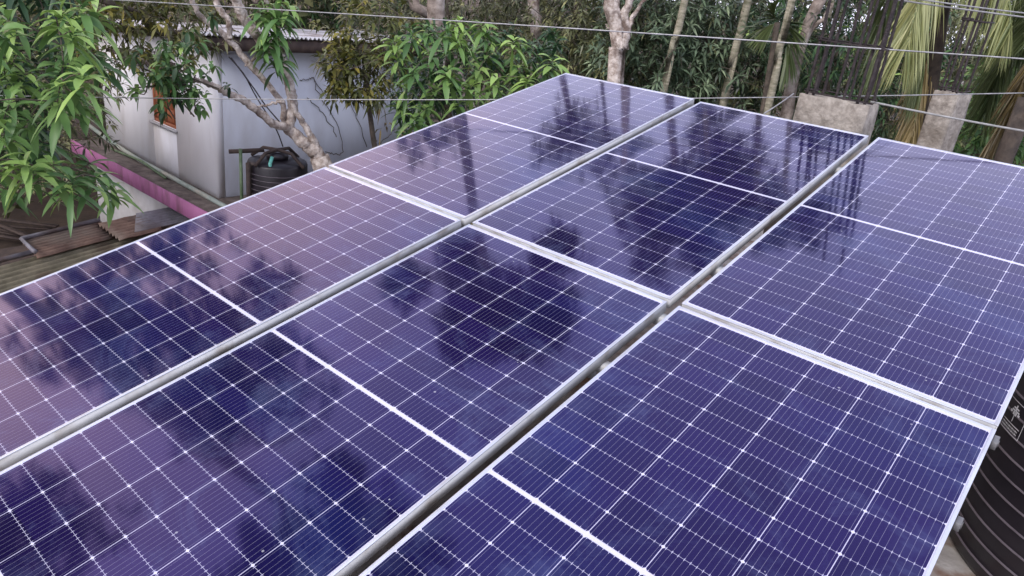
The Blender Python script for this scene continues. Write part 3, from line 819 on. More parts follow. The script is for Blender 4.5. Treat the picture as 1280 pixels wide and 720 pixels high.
def smooth_path(pts, n=24, wob=.0):
    pts = np.asarray(pts, float); m = len(pts)
    d = np.concatenate([[0], np.cumsum(np.linalg.norm(np.diff(pts, axis=0), axis=1))]); s = np.linspace(0, d[-1], n)
    # Catmull-Rom through the points
    out = []
    for x in s:
        i = min(max(np.searchsorted(d, x) - 1, 0), m - 2); t = (x - d[i]) / (d[i + 1] - d[i] + 1e-9)
        p0, p1, p2, p3 = pts[max(i - 1, 0)], pts[i], pts[i + 1], pts[min(i + 2, m - 1)]
        out.append(.5 * ((2 * p1) + (-p0 + p2) * t + (2 * p0 - 5 * p1 + 4 * p2 - p3) * t * t + (-p0 + 3 * p1 - 3 * p2 + p3) * t ** 3))
    out = np.array(out)
    if wob: out[1:-1] += rng.normal(0, wob, (n - 2, 3))
    return out

def tree(name, label, base, path, tr, blobs, n_ros, style, bark=None, cat='tree', group=None, shell=.5, twigs=True):
    """style: dict(mat, nl, L, W, droop, tone range, near)"""
    root = thing(name, label, cat, group)
    tp = smooth_path([base] + list(path), 18, .015)
    rr = np.interp(np.linspace(0, 1, 18), np.linspace(0, 1, len(tr)), tr)
    P, Cn = blob_points(blobs, n_ros, shell)
    tb = MB(); tb.tube(tp, rr, 12, bump=.05)
    if twigs: skeleton(tb, tp, tr, P[::2] if n_ros > 260 else P)
    tb.build('trunk', bark or M_BARK, root, smooth=True)
    cb = MB(); st = style
    A = (P - Cn); A /= np.linalg.norm(A, axis=1)[:, None] + 1e-6; A = A + np.array([0, 0, .75])
    lo, hi = st['tone']
    tone = lo + (hi - lo) * rng.beta(1.6, 2.4, len(P))
    rosettes(cb, P, A, st['nl'], st['L'], st['W'], st['droop'], tone, st.get('near', False))
    cb.build('crown', st['mat'], root)
    return root

S_NEAR = dict(mat=M_MANGO, nl=15, L=.25, W=.056, droop=.55, tone=(.35, 1.0), near=True)
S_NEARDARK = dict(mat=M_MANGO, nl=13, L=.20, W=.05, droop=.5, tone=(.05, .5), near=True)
S_MID = dict(mat=M_MANGO, nl=13, L=.25, W=.064, droop=.8, tone=(.25, .95), near=True)
S_FAR = dict(mat=M_DARKLEAF, nl=12, L=.18, W=.042, droop=.45, tone=(.10, 1.0))
S_FARB = dict(mat=M_BLUELEAF, nl=11, L=.22, W=.048, droop=.35, tone=(.1, 1.0))
S_OLIVE = dict(mat=M_OLIVE, nl=8, L=.15, W=.05, droop=.5, tone=(.1, .95))
S_SMALL = dict(mat=M_MANGO, nl=8, L=.11, W=.045, droop=.5, tone=(.0, .55))

# --- near mango at the left: whorls where the photo shows them, plus the darker interior
def hand_tree(name, label, base, path, tr, spots, style, bark, extra=None, cat='tree', group=None):
    root = thing(name, label, cat, group)
    tp = smooth_path([base] + list(path), 22, .02)
    rr = np.interp(np.linspace(0, 1, 22), np.linspace(0, 1, len(tr)), tr)
    P = np.array([s_[0] for s_ in spots]); tone = np.array([s_[1] for s_ in spots])
    cb = MB(); A = np.tile(np.array([0, 0, 1.0]), (len(P), 1)) + rng.normal(0, .22, (len(P), 3))
    rosettes(cb, P, A, style['nl'], style['L'], style['W'], style['droop'], tone, True, spread=(48, 104), stem=.08)
    allP = P
    if extra is not None:
        P2, t2_, st2 = extra
        A2 = rng.normal(0, .5, (len(P2), 3)) + np.array([0, 0, .8])
        rosettes(cb, P2, A2, st2['nl'], st2['L'], st2['W'], st2['droop'], t2_, True)
        allP = np.concatenate([P, P2])
    tb = MB(); tb.tube(tp, rr, 12, bump=.06); skeleton(tb, tp, tr, allP, r_tip=.005, step=.3)
    tb.build('trunk', bark, root, smooth=True)
    cb.build('crown', style['mat'], root)
    return root
sp = []
pxs = [(12, 20), (50, 8), (95, 20), (30, 55), (70, 45), (110, 40), (60, 80), (98, 78), (35, 95), (8, 62), (130, 62), (145, 40),
       (95, 100), (80, 125), (128, 130), (20, 130), (10, 95), (40, 150), (75, 115), (112, 172), (60, 178), (22, 178), (5, 200), (35, 205),
       (70, 205), (50, 222), (95, 232), (110, 222), (140, 220), (155, 235), (15, 228), (130, 205), (85, 60), (120, 90), (148, 75),
       (2, 35), (40, 30), (75, 20), (140, 15), (5, 160), (100, 60), (88, 190), (25, 8), (120, 5), (-20, 60), (-25, 130), (-30, 200), (-15, 20), (-40, 90)]
for x, y in pxs:
    x -= 18 if x > 85 else 6
    if rng.random() < .2: continue
    sp.append((at(x + rng.uniform(-3, 3), y + rng.uniform(-3, 3), rng.uniform(5.7, 6.9)), rng.uniform(.45, .95)))
for k in range(4):
    x = rng.uniform(-60, 60) ; y = rng.uniform(-30, 150 + (80 if x < 40 else 0)); sp.append((at(x, y, rng.uniform(6.6, 7.6)), rng.uniform(.25, .6)))
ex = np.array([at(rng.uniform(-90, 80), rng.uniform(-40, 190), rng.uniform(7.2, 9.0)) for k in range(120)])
tbase = at(-520, 330, 8.6); tbase[2] = GROUND - .1
ttop = at(-90, 120, 8.0); tmid = tbase * .4 + ttop * .6 + [0.2, -.2, .3]
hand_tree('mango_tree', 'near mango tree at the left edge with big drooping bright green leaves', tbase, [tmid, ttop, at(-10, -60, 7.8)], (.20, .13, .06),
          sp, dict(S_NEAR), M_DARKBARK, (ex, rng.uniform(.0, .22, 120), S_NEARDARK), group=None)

# --- mango behind the array's far left corner
sp = []
pxs = [(512, 45), (560, 38), (575, 28), (610, 40), (640, 52), (660, 60), (540, 65), (580, 62), (600, 85), (560, 85), (625, 100), (590, 105), (610, 112),
       (565, 100), (510, 110), (520, 145), (530, 135), (505, 130), (650, 80), (690, 78), (685, 85), (640, 72), (575, 50), (530, 35), (500, 70), (610, 62), (545, 110),
       (575, 122), (520, 88), (660, 95), (496, 50), (600, 30)]
for x, y in pxs: sp.append((at(x + rng.uniform(-3, 3), y + rng.uniform(-3, 3), rng.uniform(7.8, 9.0)), rng.uniform(.45, .98)))
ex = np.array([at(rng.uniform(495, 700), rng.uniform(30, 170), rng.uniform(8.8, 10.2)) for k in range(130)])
tb_ = at(560, 160, 9.3); tb_[2] = GROUND - .1
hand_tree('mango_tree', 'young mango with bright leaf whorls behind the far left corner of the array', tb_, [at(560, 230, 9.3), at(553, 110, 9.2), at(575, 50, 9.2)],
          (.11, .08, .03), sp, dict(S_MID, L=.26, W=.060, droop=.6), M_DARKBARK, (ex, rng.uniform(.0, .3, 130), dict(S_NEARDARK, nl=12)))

# --- pale bare-limbed tree in front of the house
def zq(x, y): return (240 + x / 3.27, y / 3.27)
bt = thing('bare_limbed_tree', 'leaning tree with pale lichen-spotted bare limbs in front of the white side wall', 'tree')
tbm = MB()
def limb(pix, d, r, n=None, wob=.006):
    pts = [at(*zq(*q), d if np.ndim(d) == 0 else d[0] + (d[1] - d[0]) * i / (len(pix) - 1)) for i, q in enumerate(pix)]
    m = n or len(pix) * 5
    tbm.tube(smooth_path(pts, m, wob), .64 * np.interp(np.linspace(0, 1, m), np.linspace(0, 1, len(r)), r) * (1 + rng.uniform(-.05, .05, m)), 10, bump=.05)
D0 = 9.6
root_p = at(*zq(540, 690), D0); gp = root_p.copy(); gp[2] = GROUND - .2; gp[0] += .3
tbm.tube(smooth_path([gp, (gp + root_p) / 2 + [.1, .1, 0], root_p, at(*zq(520, 640), D0)], 20, .01), np.linspace(.20, .13, 20), 12, bump=.06)
limb([(540, 690), (515, 640), (460, 585), (415, 545), (385, 520)], D0, (.17, .13, .11))
limb([(535, 680), (512, 605), (478, 540), (440, 480), (420, 450), (412, 410)], (D0, 9.5), (.12, .075, .06, .05))
limb([(400, 530), (385, 518), (330, 505), (270, 455), (210, 410), (140, 378), (80, 348), (0, 325), (-80, 330)], (D0, 8.9), (.085, .075, .07, .05, .035))
limb([(395, 530), (402, 480), (412, 430), (402, 365), (378, 285), (350, 215), (300, 190)], D0, (.10, .10, .095, .085, .08))
limb([(352, 235), (335, 200), (290, 170), (245, 120), (205, 60), (180, 0), (150, -80)], (D0, 9.3), (.09, .10, .095, .085))
limb([(375, 520), (372, 430), (335, 375), (280, 310), (230, 255), (150, 160), (60, 90), (15, 35), (-10, -60)], (D0, 9.2), (.05, .055, .06, .06, .05, .045, .04))
limb([(262, 435), (300, 435), (345, 418), (378, 415)], 9.5, (.014, .026, .03))
limb([(155, 160), (150, 90), (110, 30), (80, -40)], 9.3, (.045, .055, .06))
limb([(215, 270), (255, 240), (275, 215), (300, 190)], 9.4, (.02, .03, .03))
limb([(345, 215), (350, 160), (330, 90), (300, 0), (290, -60)], (D0, 9.2), (.05, .04, .03, .03))
tbm.build('trunk', M_PALEBARK, bt, smooth=True)
cbm = MB()
P = np.array([at(*q, 9.2) for q in [(345, 12), (335, 30), (350, 40), (330, 52), (342, 62), (355, 75), (338, 45), (350, 25), (362, 8), (330, 8)]])
rosettes(cbm, P, rng.normal(0, .4, P.shape) + [0, 0, .9], 13, .27, .07, .7, rng.uniform(.45, .75, len(P)), True)
P = np.array([at(rng.normal(220, 24), rng.normal(94, 20), rng.uniform(8.7, 9.2)) for k in range(64)])
rosettes(cbm, P, rng.normal(0, .7, P.shape) + [0, 0, .3], 7, .12, .05, .6, rng.uniform(.15, .75, len(P)), True)
cbm.build('crown', M_MANGO, bt)
tw = MB()
for k in range(26):
    a = at(rng.normal(215, 14), rng.normal(102, 8), 8.95); c = at(rng.normal(212, 28), rng.normal(112, 26), 8.95)
    tw.tube(smooth_path([a, (a + c) / 2 + rng.normal(0, .05, 3), c], 6), (.008), 4, cap=False)
tw.build('twigs', M_DARKBARK, bt)

# --- olive shrubs and the yellowing tree over the house
def crown_tree(label, px, py, d, r, n, style, foot=None, via=None, trunk=(.12, .05), bark=None, name='tree', more=(), shell=.5, z_el=None):
    c = at(px, py, d) if z_el is None else azel(px, z_el, d)
    bl = [(c, r)] + [((at(x, y, dd) if z_el is None else azel(x, y, dd)), rr) for x, y, dd, rr in more]
    base = c.copy() if foot is None else np.array(foot, float); base[2] = GROUND - .2; base[:2] += rng.normal(0, .3, 2)
    mid = base * .5 + c * .5 + np.array([rng.normal(0, .2), rng.normal(0, .2), 0])
    if via is not None: mid = np.array(via, float)
    return tree(name, label, base, [mid, c], (trunk[0], (trunk[0] + trunk[1]) / 2, trunk[1]), bl, n, style, bark, shell=shell)
crown_tree('yellowing small-leaved tree hanging over the left end of the house roof', 175, 15, 11.5, 1.1, 420, dict(S_OLIVE, tone=(.2, 1)), more=[(110, 0, 11.5, .9), (225, 0, 12, .9), (205, 48, 11.3, .55), (60, -20, 12, 1.0)], foot=at(-190, 100, 13), via=at(-110, 10, 12.2), bark=M_DARKBARK, trunk=(.10, .03))
crown_tree('olive small-leaved tree drooping over the right end of the house roof', 455, 88, 11.0, .62, 300, dict(S_OLIVE, tone=(.25, 1)), more=[(425, 75, 11, .35), (470, 40, 11.5, .8), (445, 108, 10.8, .3), (420, 95, 10.9, .3)], foot=at(610, 120, 11), bark=M_DARKBARK, trunk=(.08, .03))

# --- backdrop of trees: (label, px, py, dist, radius, count, style, extra blobs)
back = [
 ('dense dark tree behind the house roof, nearest the bare limbs', 395, 0, 24, 3.2, 560, S_FAR, [(340, -10, 24, 2.8), (430, 20, 23, 2.2)]),
 ('leafy tree above the roof end, with hanging bright leaves', 440, 10, 23, 2.2, 420, dict(S_FAR, mat=M_MANGO, tone=(.05, .6)), [(475, -10, 22, 2.0), (380, -20, 23, 1.6)]),
 ('grey-green tree between the house roof and the brown trunk', 560, 0, 17, 2.4, 520, dict(S_FAR, tone=(.1, .9)), [(610, 40, 17, 1.8), (520, 40, 17, 1.6)]),
 ('dark tree behind the brown upright trunk', 700, 30, 18, 2.6, 520, S_FAR, [(650, 70, 17, 1.8), (720, 80, 16, 1.8)]),
 ('tall leafy tree left of the pale forked trunk', 720, 10, 15.5, 1.7, 360, dict(S_FAR, tone=(.2, .95)), [(740, 60, 15, 1.2)]),
 ('grey-leaved tree just right of the pale forked trunk', 820, 50, 15, 1.8, 460, S_FARB, [(800, 100, 14, 1.2), (835, 10, 15, 1.4)]),
 ('blue-green bushy tree between the slender palm stems', 885, 40, 16, 2.0, 460, S_FARB, [(900, 90, 15, 1.5), (870, 0, 16, 1.5)]),
 ('dark tree behind the fan-shaped palm leaf', 960, 60, 17, 2.4, 460, S_FAR, [(990, 20, 17, 2.0), (940, 100, 16, 1.6)]),
 ('leafy tree seen through the steel bars of the wide column', 1050, 60, 15, 2.2, 460, dict(S_FAR, mat=M_MANGO, tone=(0, .5)), [(1020, 20, 15, 1.6), (1080, 110, 14, 1.4)]),
 ('dark tree between the two concrete columns', 1130, 40, 18, 2.8, 420, S_FAR, [(1160, 120, 17, 2.2)]),
 ('dark tree behind the narrow column', 1230, 60, 19, 2.8, 420, S_FAR, [(1220, 140, 17, 2.0), (1290, 80, 18, 2.4)]),
 ('sunlit yellow-green tree low behind the narrow column at the right', 1245, 112, 13.5, .8, 260, dict(S_OLIVE, mat=M_MANGO, tone=(.3, .9)), [(1215, 160, 12, .7), (1262, 165, 11.5, .7)]),
 ('tree filling the right edge beyond the cables', 1330, 60, 15, 2.2, 320, S_FAR, [(1350, 160, 13, 1.6)]),
 ('dark tree behind the left end of the house', 110, 40, 23, 3.2, 520, S_FAR, [(40, 130, 21, 2.4), (90, -10, 22, 2.6)]),
 ('dark tree at the far left beyond the near mango', 12, 70, 14, 1.7, 380, S_FAR, [(-60, 40, 14, 2.2), (-5, 170, 15, 1.4)]),
 ('tall dark tree rising behind the middle of the house roof', 270, -15, 23, 2.8, 520, S_FAR, [(220, -40, 23, 2.6), (320, -20, 23, 2.2)]),
]
for lab, px, py, d, r, n_, st, more in back:
    crown_tree(lab, px, py, d, r, int(n_ * 1.3), st, trunk=(.14, .05), bark=M_DARKBARK, more=more, shell=.35, foot=at(-200, 90, 15) if px == 12 else None)

# tall trees whose tops stand above the frame and show in the glass: (label, az, el, dist, r, n, style, more)
tall = [
 ('tall spreading tree beyond the mango, its crown above the picture', -79, 27, 15, 2.0, 760, S_FAR, [(-75, 33, 15, 1.7), (-80, 32, 15, 1.2), (-83, 22, 15, 1.5), (-77, 17, 15, 1.8), (-70, 26, 15, 1.0)]),
 ('tall tree behind the house ridge, its crown above the picture', -51, 34, 13, 1.25, 620, S_FAR, [(-46, 35, 13, 1.1), (-55, 36, 13, .6), (-43, 30, 13.5, .7), (-58, 29, 13.5, .6), (-52, 28, 13.5, .6)]),
 ('lofty tree left of the house, its crown above the picture', -76, 48, 10.5, 1.6, 700, S_FAR, [(-71, 50, 10.5, 1.2), (-84, 44, 10.5, 1.1), (-73, 41, 11, .8), (-90, 45, 10.5, .9), (-79, 53, 10.5, 1.2)]),
 ('tall tree beyond the pale forked trunk, its crown above the picture', -31, 29, 16, 1.5, 460, S_FAR, [(-34, 34, 16, .6), (-27, 26, 16, 1.1), (-29, 33, 16, .7)]),
 ('tree over the left end of the panels, its crown above the picture', -98, 26, 12, 1.6, 520, S_FAR, [(-95, 30, 12, 1.2), (-104, 36, 12, 1.6), (-112, 30, 12, 2)]),
]
for lab, a_, e_, d, r, n_, st, more in tall:
    crown_tree(lab, a_, None, d, r, n_, dict(st, L=.32, W=.095, tone=(0, .22)), trunk=(.2, .08), bark=M_BARK, more=more, shell=.3, z_el=e_, foot=azel(a_ - 16, 0, d + 2) if a_ < -70 else (azel(-44, 0, 12.4) if a_ == -51 else None))  # crown leaves toned down: shade put into their colour for dark reflections

# visible trunks that carry on upward
def trunk_tree(label, pix, d, r, bark, crown=None, name='tree', forks=(), st=S_FAR, n_=120, cat='tree', up=6.0, lean=(0, 0)):
    root = thing(name, label, cat)
    pts = [at(x, y, d) for x, y in pix]             # from the top of the picture downwards
    bot = pts[-1].copy(); bot2 = bot + (pts[-1] - pts[0]) / max(.2, pts[0][2] - pts[-1][2]) * (bot[2] - GROUND) * .6; bot2[2] = GROUND - .2
    top = pts[0] + np.array([lean[0], lean[1], up])
    path = smooth_path([bot2] + pts[::-1] + [pts[0] * .5 + top * .5 + rng.normal(0, .1, 3), top], 34, .012)
    tb = MB(); tb.tube(path, np.interp(np.linspace(0, 1, 34), np.linspace(0, 1, len(r)), r), 12, bump=.05)
    for fpix, fr_ in forks:
        fp = smooth_path([at(x, y, d) for x, y in fpix], 14, .01); tb.tube(fp, np.linspace(fr_[0], fr_[1], 14), 9, bump=.05)
    cb = MB()
    P, Cn = blob_points([(top + np.array(o), rr) for o, rr in (crown or [((0, 0, 0), 1.0)])], n_, .3)
    skeleton(tb, path, r, P[::2])
    tb.build('trunk', bark, root, smooth=True)
    rosettes(cb, P, (P - Cn) + [0, 0, .5], st['nl'], st['L'], st['W'], st['droop'], rng.uniform(0, .7, len(P)))
    cb.build('crown', st['mat'], root)
trunk_tree('tree with a thick pale forked trunk rising behind the far edge of the left panels', [(766, -6), (770, 20), (776, 60), (768, 104)], 12.5, (.17, .15, .14, .13, .10, .06), M_PALEBARK,
           crown=[((-1.5, 0, .2), .8), ((-.3, .5, 1), .8)], forks=[([(775, 60), (783, 40), (779, 22), (786, 5), (790, -10)], (.11, .05)), ([(781, 45), (790, 24), (800, 8), (812, -6)], (.05, .02)), ([(776, 45), (764, 38), (757, 30)], (.03, .012))], up=5.0, lean=(-.6, .3))
trunk_tree('tree with an upright red-brown trunk left of the pale forked one', [(667, -5), (669, 30), (671, 58), (672, 95)], 15, (.17, .14, .12, .10, .06), M_PALEBARK, up=5.5, crown=[((0, 0, 0), .8)], n_=80)
trunk_tree('tree with a grey trunk slanting down at the top, left of the young mango', [(515, -8), (530, 8), (546, 26), (560, 60)], 13, (.12, .10, .09, .07), M_BARK, up=5.0, lean=(-2, .5), crown=[((0, 0, 0), .8)], n_=80)
trunk_tree('brown knotty tree leaning right, just left of the wide concrete column', [(1022, 8), (1003, 45), (996, 75), (988, 112), (984, 140)], 13.5, (.14, .12, .11, .09, .05), M_BARK, up=3.5, lean=(.6, 0),
           crown=[((0, 0, 0), .7)], n_=60, forks=[([(1000, 60), (1012, 40), (1030, 22), (1040, 4)], (.05, .03))])

# slender palms
def frond(mb, base, az_, up_, L, leaflet, droop, n_=34, tone=.5, hang=.6, wl=.035, stiff=False):
    d = np.array([math.cos(az_) * math.cos(up_), math.sin(az_) * math.cos(up_), math.sin(up_)])
    s = np.linspace(0, 1, n_)
    pts = base + d * (L * s)[:, None] - np.array([0, 0, 1.0]) * (droop * L * s ** 2)[:, None]
    side = np.cross(d, [0, 0, 1.0]); side /= np.linalg.norm(side)
    O = []; D = []; Ls = []
    tan = np.gradient(pts, axis=0); tan /= np.linalg.norm(tan, axis=1)[:, None]
    for i in range(2, n_):
        ll = leaflet * math.sin(math.pi * min(1, .18 + .82 * s[i])) ** .5 if s[i] < .98 else leaflet * .4
        for k in (-1, 1):
            O.append(pts[i]); D.append(side * k * (1 - hang * .5) + tan[i] * .55 + np.array([0, 0, -hang]) + rng.normal(0, .07, 3)); Ls.append(max(ll, leaflet * .25))
    O = np.array(O); D = np.array(D); Ls = np.array(Ls) * rng.uniform(.8, 1.1, len(Ls))
    leaf_block(mb, O, D, Ls, np.full(len(O), wl), np.full(len(O), .35), np.clip(rng.normal(tone, .12, len(O)), 0, 1), secs=(0, .3, .7, 1), prof=(.5, 1, .8, .05), roll=.5)
    # rachis, as a thin three-sided rod in quads
    k = 4; th = np.arange(k) * 2 * np.pi / k; rr = np.linspace(.022, .006, n_) * (L / 3)
    nn = np.cross(side, d)
    V = pts[:, None, :] + rr[:, None, None] * (np.cos(th)[None, :, None] * side + np.sin(th)[None, :, None] * nn)
    i = np.arange(n_ - 1)[:, None] * k; j = np.arange(k)[None, :]; j2 = (j + 1) % k
    F = np.stack([i + j, i + j2, i + k + j2, i + k + j], -1).reshape(-1, 4)
    mb.block(V.reshape(-1, 3), F, np.full(len(F), tone))

def palm(label, pix, d, r, up, n_fr, L, tone=.35, mat=None, name='slender_palm', lean=(0, 0), leaflet=.45, fr_extra=()):
    root = thing(name, label, 'palm tree', None)
    pts = [at(x, y, d) for x, y in pix]
    dv = (pts[0] - pts[-1]) / (pts[0][2] - pts[-1][2])
    bot = pts[-1] + dv * (GROUND - pts[-1][2]) * .5; bot[2] = GROUND - .2
    top = pts[0] + np.array([dv[0] * up * .5 + lean[0], dv[1] * up * .5 + lean[1], up])
    path = smooth_path([bot] + pts[::-1] + [top], 60)
    rr = np.linspace(r * 1.15, r * .8, 60) * (1 + .06 * (np.arange(60) % 2))
    b = MB(); b.tube(path, rr, 10); b.build('trunk', M_PALMBARK, root, smooth=True)
    for k in range(n_fr):
        m = MB(); a = k * 2.4 + rng.uniform(-.2, .2)
        frond(m, top, a, rng.uniform(.2, 1.0), L * rng.uniform(.85, 1.1), leaflet, rng.uniform(.3, .6), tone=tone, hang=.35, wl=.05)
        m.build('frond', mat or M_FROND, root)
palm('slender pale palm stem leaning right, first right of the forked trunk', [(857, -4), (843, 50), (836, 80), (830, 112)], 13.5, .065, 6.0, 6, 1.3)
palm('thin shadowy palm stem behind the first slender palm', [(879, -4), (874, 25), (870, 55), (868, 90)], 17, .07, 6.5, 5, 1.3)
palm('slender palm stem with pale bands, between the first palm and the fan-shaped leaf', [(936, -4), (924, 45), (914, 82), (908, 112)], 14, .07, 7.0, 6, 1.4)
palm('straight greenish palm stem just right of the fan-shaped leaf', [(991, -4), (978, 45), (970, 80), (964, 118)], 12.8, .060, 6.0, 6, 1.3)

palm('faint thin stem between the red-brown trunk and the pale forked trunk', [(722, -4), (718, 30), (716, 60), (712, 100)], 16, .05, 6.5, 5, 1.2)
palm('thin pale stem just left of the wide concrete column cage', [(1042, -4), (1030, 40), (1020, 80), (1012, 118)], 15, .05, 5.0, 5, 1.2)
# small fan-leaved palm in the thicket
fp = thing('fan_palm', 'dark green palm with a fan of ribbed leaflets between the slender stems', 'palm tree')
c0 = at(972, 28, 13.2); b = MB(); bb = c0.copy(); bb[2] = GROUND - .2
b.tube(smooth_path([bb, (bb + c0) / 2 + [.2, .1, 0], c0], 20), .05, 8); b.build('trunk', M_DARKBARK, fp, smooth=True)
for (x, y, tn) in ((938, 40, .35), (1000, 75, .25), (960, 5, .3), (1005, 40, .2)):
    m = MB(); tgt = at(x, y, 12.9); dd = tgt - c0; Ld = np.linalg.norm(dd); nL = 24
    side = np.cross(dd, CAM - c0); side /= np.linalg.norm(side)
    O = np.repeat((c0 + dd * .15)[None], nL, 0) + dd[None] * np.linspace(0, .5, nL)[:, None] * .8
    D = dd[None] / Ld + side[None] * np.linspace(-.8, .8, nL)[:, None] + np.array([0, 0, -.15]) + rng.normal(0, .05, (nL, 3))
    leaf_block(m, O, D, np.full(nL, Ld * .85), np.full(nL, .05), np.full(nL, .25), np.full(nL, tn) + rng.normal(0, .06, nL), secs=(0, .4, .8, 1), prof=(.5, 1, .8, .05), roll=.2)
    m.build('frond', M_FROND, fp)

# coconut palm behind the columns: drooping yellow-green fronds
cp = thing('coconut_palm', 'coconut palm behind the two columns with long drooping yellow-green fronds', 'palm tree')
top = at(1190, -70, 10.0); bb = top + [0.4, 1.0, 0]; bb[2] = GROUND - .2
b = MB(); b.tube(smooth_path([bb, (bb + top) / 2 + [.2, .5, 0], top], 40), np.linspace(.12, .08, 40) * (1 + .05 * (np.arange(40) % 2)), 12); b.build('trunk', M_PALMDARK, cp, smooth=True)
def pfrond(pix, d, leaflet, tone, mat, hang=1.0, wl=.015, n_=90, spread=.35):
    """frond whose midrib follows the given line; leaflets hang from it"""
    pts = smooth_path([at(x, y, dd) for (x, y), dd in zip(pix, d)], n_)
    m = MB(); tan = np.gradient(pts, axis=0); tan /= np.linalg.norm(tan, axis=1)[:, None]
    O = []; D = []; Ls = []
    for i in range(1, n_):
        s = i / n_; side = np.cross(tan[i], [0, 0, 1.0]); side /= np.linalg.norm(side) + 1e-6
        for k in (-1, 1):
            for q in range(2):
                O.append(pts[i] + rng.normal(0, .01, 3)); D.append(side * k * spread + tan[i] * .45 + np.array([0, 0, -hang]) + rng.normal(0, .09, 3))
                Ls.append(leaflet * (math.sin(math.pi * (.12 + .8 * s)) ** .5) * rng.uniform(.8, 1.1))
    O = np.array(O); n2 = len(O)
    leaf_block(m, O, np.array(D), np.array(Ls), np.full(n2, wl), np.full(n2, .25), np.clip(rng.normal(tone, .13, n2), 0, 1), secs=(0, .3, .7, 1), prof=(.5, 1, .8, .05), roll=.9)
    k = 4; th = np.arange(k) * 2 * np.pi / k; rr = np.linspace(.03, .008, n_)
    V = pts[:, None, :] + rr[:, None, None] * (np.cos(th)[None, :, None] * np.array([1.0, 0, 0]) + np.sin(th)[None, :, None] * np.array([0, .7, .7]))
    i = np.arange(n_ - 1)[:, None] * k; j = np.arange(k)[None, :]; j2 = (j + 1) % k
    m.block(V.reshape(-1, 3), np.stack([i + j, i + j2, i + k + j2, i + k + j], -1).reshape(-1, 4), np.full((n_ - 1) * k, tone * .7))
    m.build('frond', mat, cp)
pfrond([(1190, -70), (1172, -45), (1155, -12), (1143, 20), (1135, 52)], (10, 9.7, 9.4, 9.2, 9.1), .78, .8, M_FROND, hang=.9)
pfrond([(1190, -70), (1165, -30), (1160, 10), (1158, 50), (1150, 100)], (10, 10, 10, 10, 10), .7, .45, M_FROND, hang=1.0)
pfrond([(1190, -70), (1225, -50), (1248, -25), (1262, 5), (1262, 35)], (10, 9.8, 9.6, 9.5, 9.4), .62, .7, M_FROND, hang=1.1)
pfrond([(1175, 20), (1165, 60), (1152, 100), (1146, 140), (1140, 170)], (10.4, 10.3, 10.2, 10.1, 10), .55, .7, M_DRYFROND, hang=.9)
pfrond([(1190, -70), (1130, -55), (1110, 0), (1100, 60), (1096, 120)], (10, 10.5, 11, 11, 11), .7, .3, M_FROND, hang=1.0)
pfrond([(1190, -70), (1290, -70), (1340, -30), (1370, 30), (1380, 80)], (10, 9.8, 9.6, 9.5, 9.4), .7, .5, M_FROND)
# second coconut palm at the right edge
cp = thing('coconut_palm', 'dark coconut palm leaning at the right edge behind the thick cable', 'palm tree')
top = at(1330, 20, 9.5); bb = at(1258, 190, 9.0); gb = bb + (bb - top) * .8; gb[2] = GROUND - .2
b = MB(); b.tube(smooth_path([gb, bb, at(1280, 150, 9.1), top], 50), np.linspace(.11, .08, 50) * (1 + .06 * (np.arange(50) % 2)), 12); b.build('trunk', M_PALMDARK, cp, smooth=True)
pfrond([(1330, 20), (1300, 20), (1270, 50), (1245, 95), (1232, 140)], (9.5, 9.8, 10.2, 10.6, 10.8), .6, .25, M_FROND, hang=.8)
pfrond([(1330, 20), (1300, 60), (1280, 100), (1262, 140), (1240, 175)], (9.5, 9.4, 9.3, 9.3, 9.3), .5, .15, M_DRYFROND, hang=.8)
pfrond([(1330, 20), (1320, -20), (1290, -20), (1265, 30), (1250, 70)], (9.5, 10, 10.5, 11, 11.4), .7, .35, M_FROND, hang=.8)

# --- undergrowth: continuous mass of leaves over the slope, and distant woods
ub = MB(); N_ = 8000
az = rng.uniform(-82, 6, N_); dd = rng.uniform(10.5, 21, N_)
lim = np.clip(.25 * (dd - 10), 0, 2.8) + .9 * np.sin(az * .35) * np.cos(dd * .9) + .6 * np.sin(az * .9 + dd)
el_z = -6.2 + lim + rng.uniform(0, 1, N_) ** .6 * (2.0 + .25 * (dd - 10))
Pu = np.stack([CAM[0] + dd * np.sin(np.radians(az)), CAM[1] + dd * np.cos(np.radians(az)), el_z], 1)
keep = ~((Pu[:, 0] < -7.0) & (Pu[:, 0] > -14.8) & (Pu[:, 1] > 3.0) & (Pu[:, 1] < 11)) & ~((Pu[:, 1] < 3.6) & (Pu[:, 0] > -18)) & ~((Pu[:, 0] > -1) & (Pu[:, 1] < 7.2))
Pu = Pu[keep]
rosettes(ub, Pu, rng.normal(0, .5, Pu.shape) + [0, 0, 1], 9, .22, .050, .45, np.clip(rng.beta(1.6, 1.9, len(Pu)), 0, 1))
tag(ub.build('undergrowth', M_BLUELEAF), 'tangled undergrowth of long leaves below the trees', 'undergrowth', kind='stuff')
db = MB(); N_ = 900
az = rng.uniform(-52, 2, N_); dd = rng.uniform(10.8, 17, N_)
zz = -5.6 + rng.uniform(0, 1, N_) * (3.6 + .25 * (dd - 10)) + .5 * np.sin(az * .6)
Pd = np.stack([CAM[0] + dd * np.sin(np.radians(az)), CAM[1] + dd * np.cos(np.radians(az)), zz], 1)
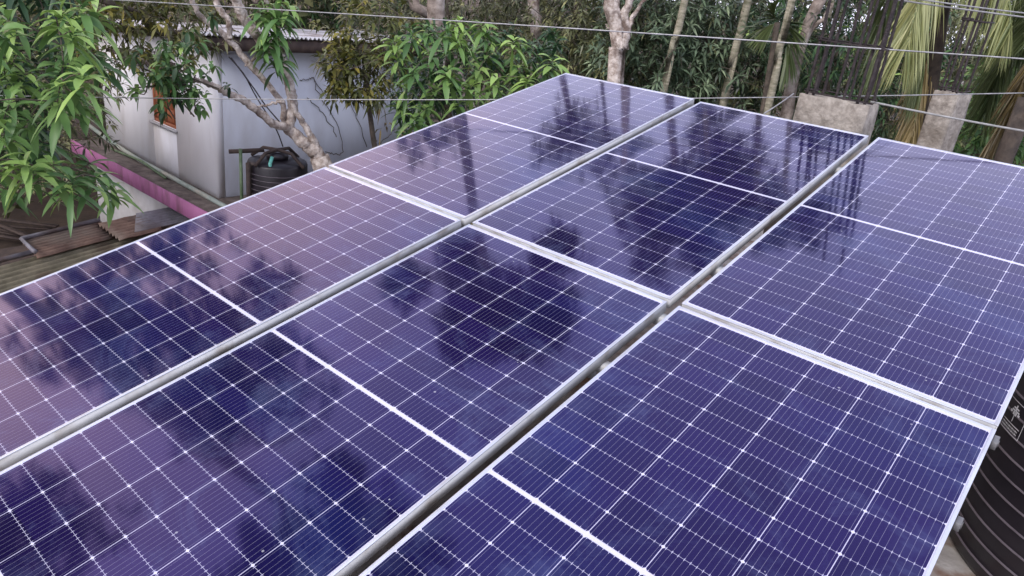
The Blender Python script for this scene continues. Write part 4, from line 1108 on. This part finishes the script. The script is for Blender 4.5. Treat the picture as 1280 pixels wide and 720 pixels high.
Pd = Pd[~((Pd[:, 0] > -1) & (Pd[:, 1] < 7.2)) & ~((Pd[:, 0] < -7.0) & (Pd[:, 1] < 11))]
rosettes(db, Pd, rng.normal(0, .7, Pd.shape) + [0, 0, .3], 7, .26, .04, .9, rng.uniform(.1, .9, len(Pd)))
tag(db.build('dry_brush', M_DRYFROND), 'brown dried leaves and brush caught among the undergrowth', 'dry brush', kind='stuff')
ub = MB(); N_ = 5200
az = rng.uniform(-125, 40, N_); dd = rng.uniform(22, 34, N_)
zz = -5.5 + rng.uniform(0, 1, N_) * (11.5 + 2.0 * np.sin(az * .25) + 1.2 * np.sin(az * .8))
Pu = np.stack([CAM[0] + dd * np.sin(np.radians(az)), CAM[1] + dd * np.cos(np.radians(az)), zz], 1)
rosettes(ub, Pu, rng.normal(0, .6, Pu.shape) + [0, 0, .8], 9, .62, .24, .4, rng.beta(1.5, 2.8, len(Pu)))
tag(ub.build('distant_woods', M_DARKLEAF), 'far-off wood closing the view behind the trees', 'woods', kind='stuff')

# dry creeper on the side wall of the house
cv = MB()
def wally(x, y):
    d = ray(*zq(x, y)); t = (-8.87 - CAM[0]) / d[0]; return CAM + d * t
for pl in [[(495, 315), (520, 380), (560, 450), (600, 530), (618, 620)], [(620, 340), (640, 420), (680, 490), (700, 560), (715, 600)], [(440, 330), (495, 318)],
           [(500, 330), (560, 390), (640, 330)], [(735, 480), (735, 520), (755, 580)], [(830, 520), (800, 560), (760, 590)], [(470, 400), (540, 470), (590, 560)], [(545, 620), (600, 632), (620, 620)]]:
    cv.tube(smooth_path([wally(*q) for q in pl], 14, .012), .008, 4, cap=False)
tag(cv.build('dry_creeper', M_DARKBARK), 'thin dry creeper stems on the white side wall', 'creeper')
cw = MB()
for pl in [[(150, 232), (210, 300), (265, 400), (340, 520), (372, 600)], [(160, 236), (245, 350), (300, 430), (360, 500)]]:
    cw.tube(smooth_path([at(*zq(*q), 10.6) for q in pl], 16), .009, 5, cap=False)
tag(cw.build('slack_cable', M_TANK), 'slack black cable hanging from the eave towards the small tank', 'cable')
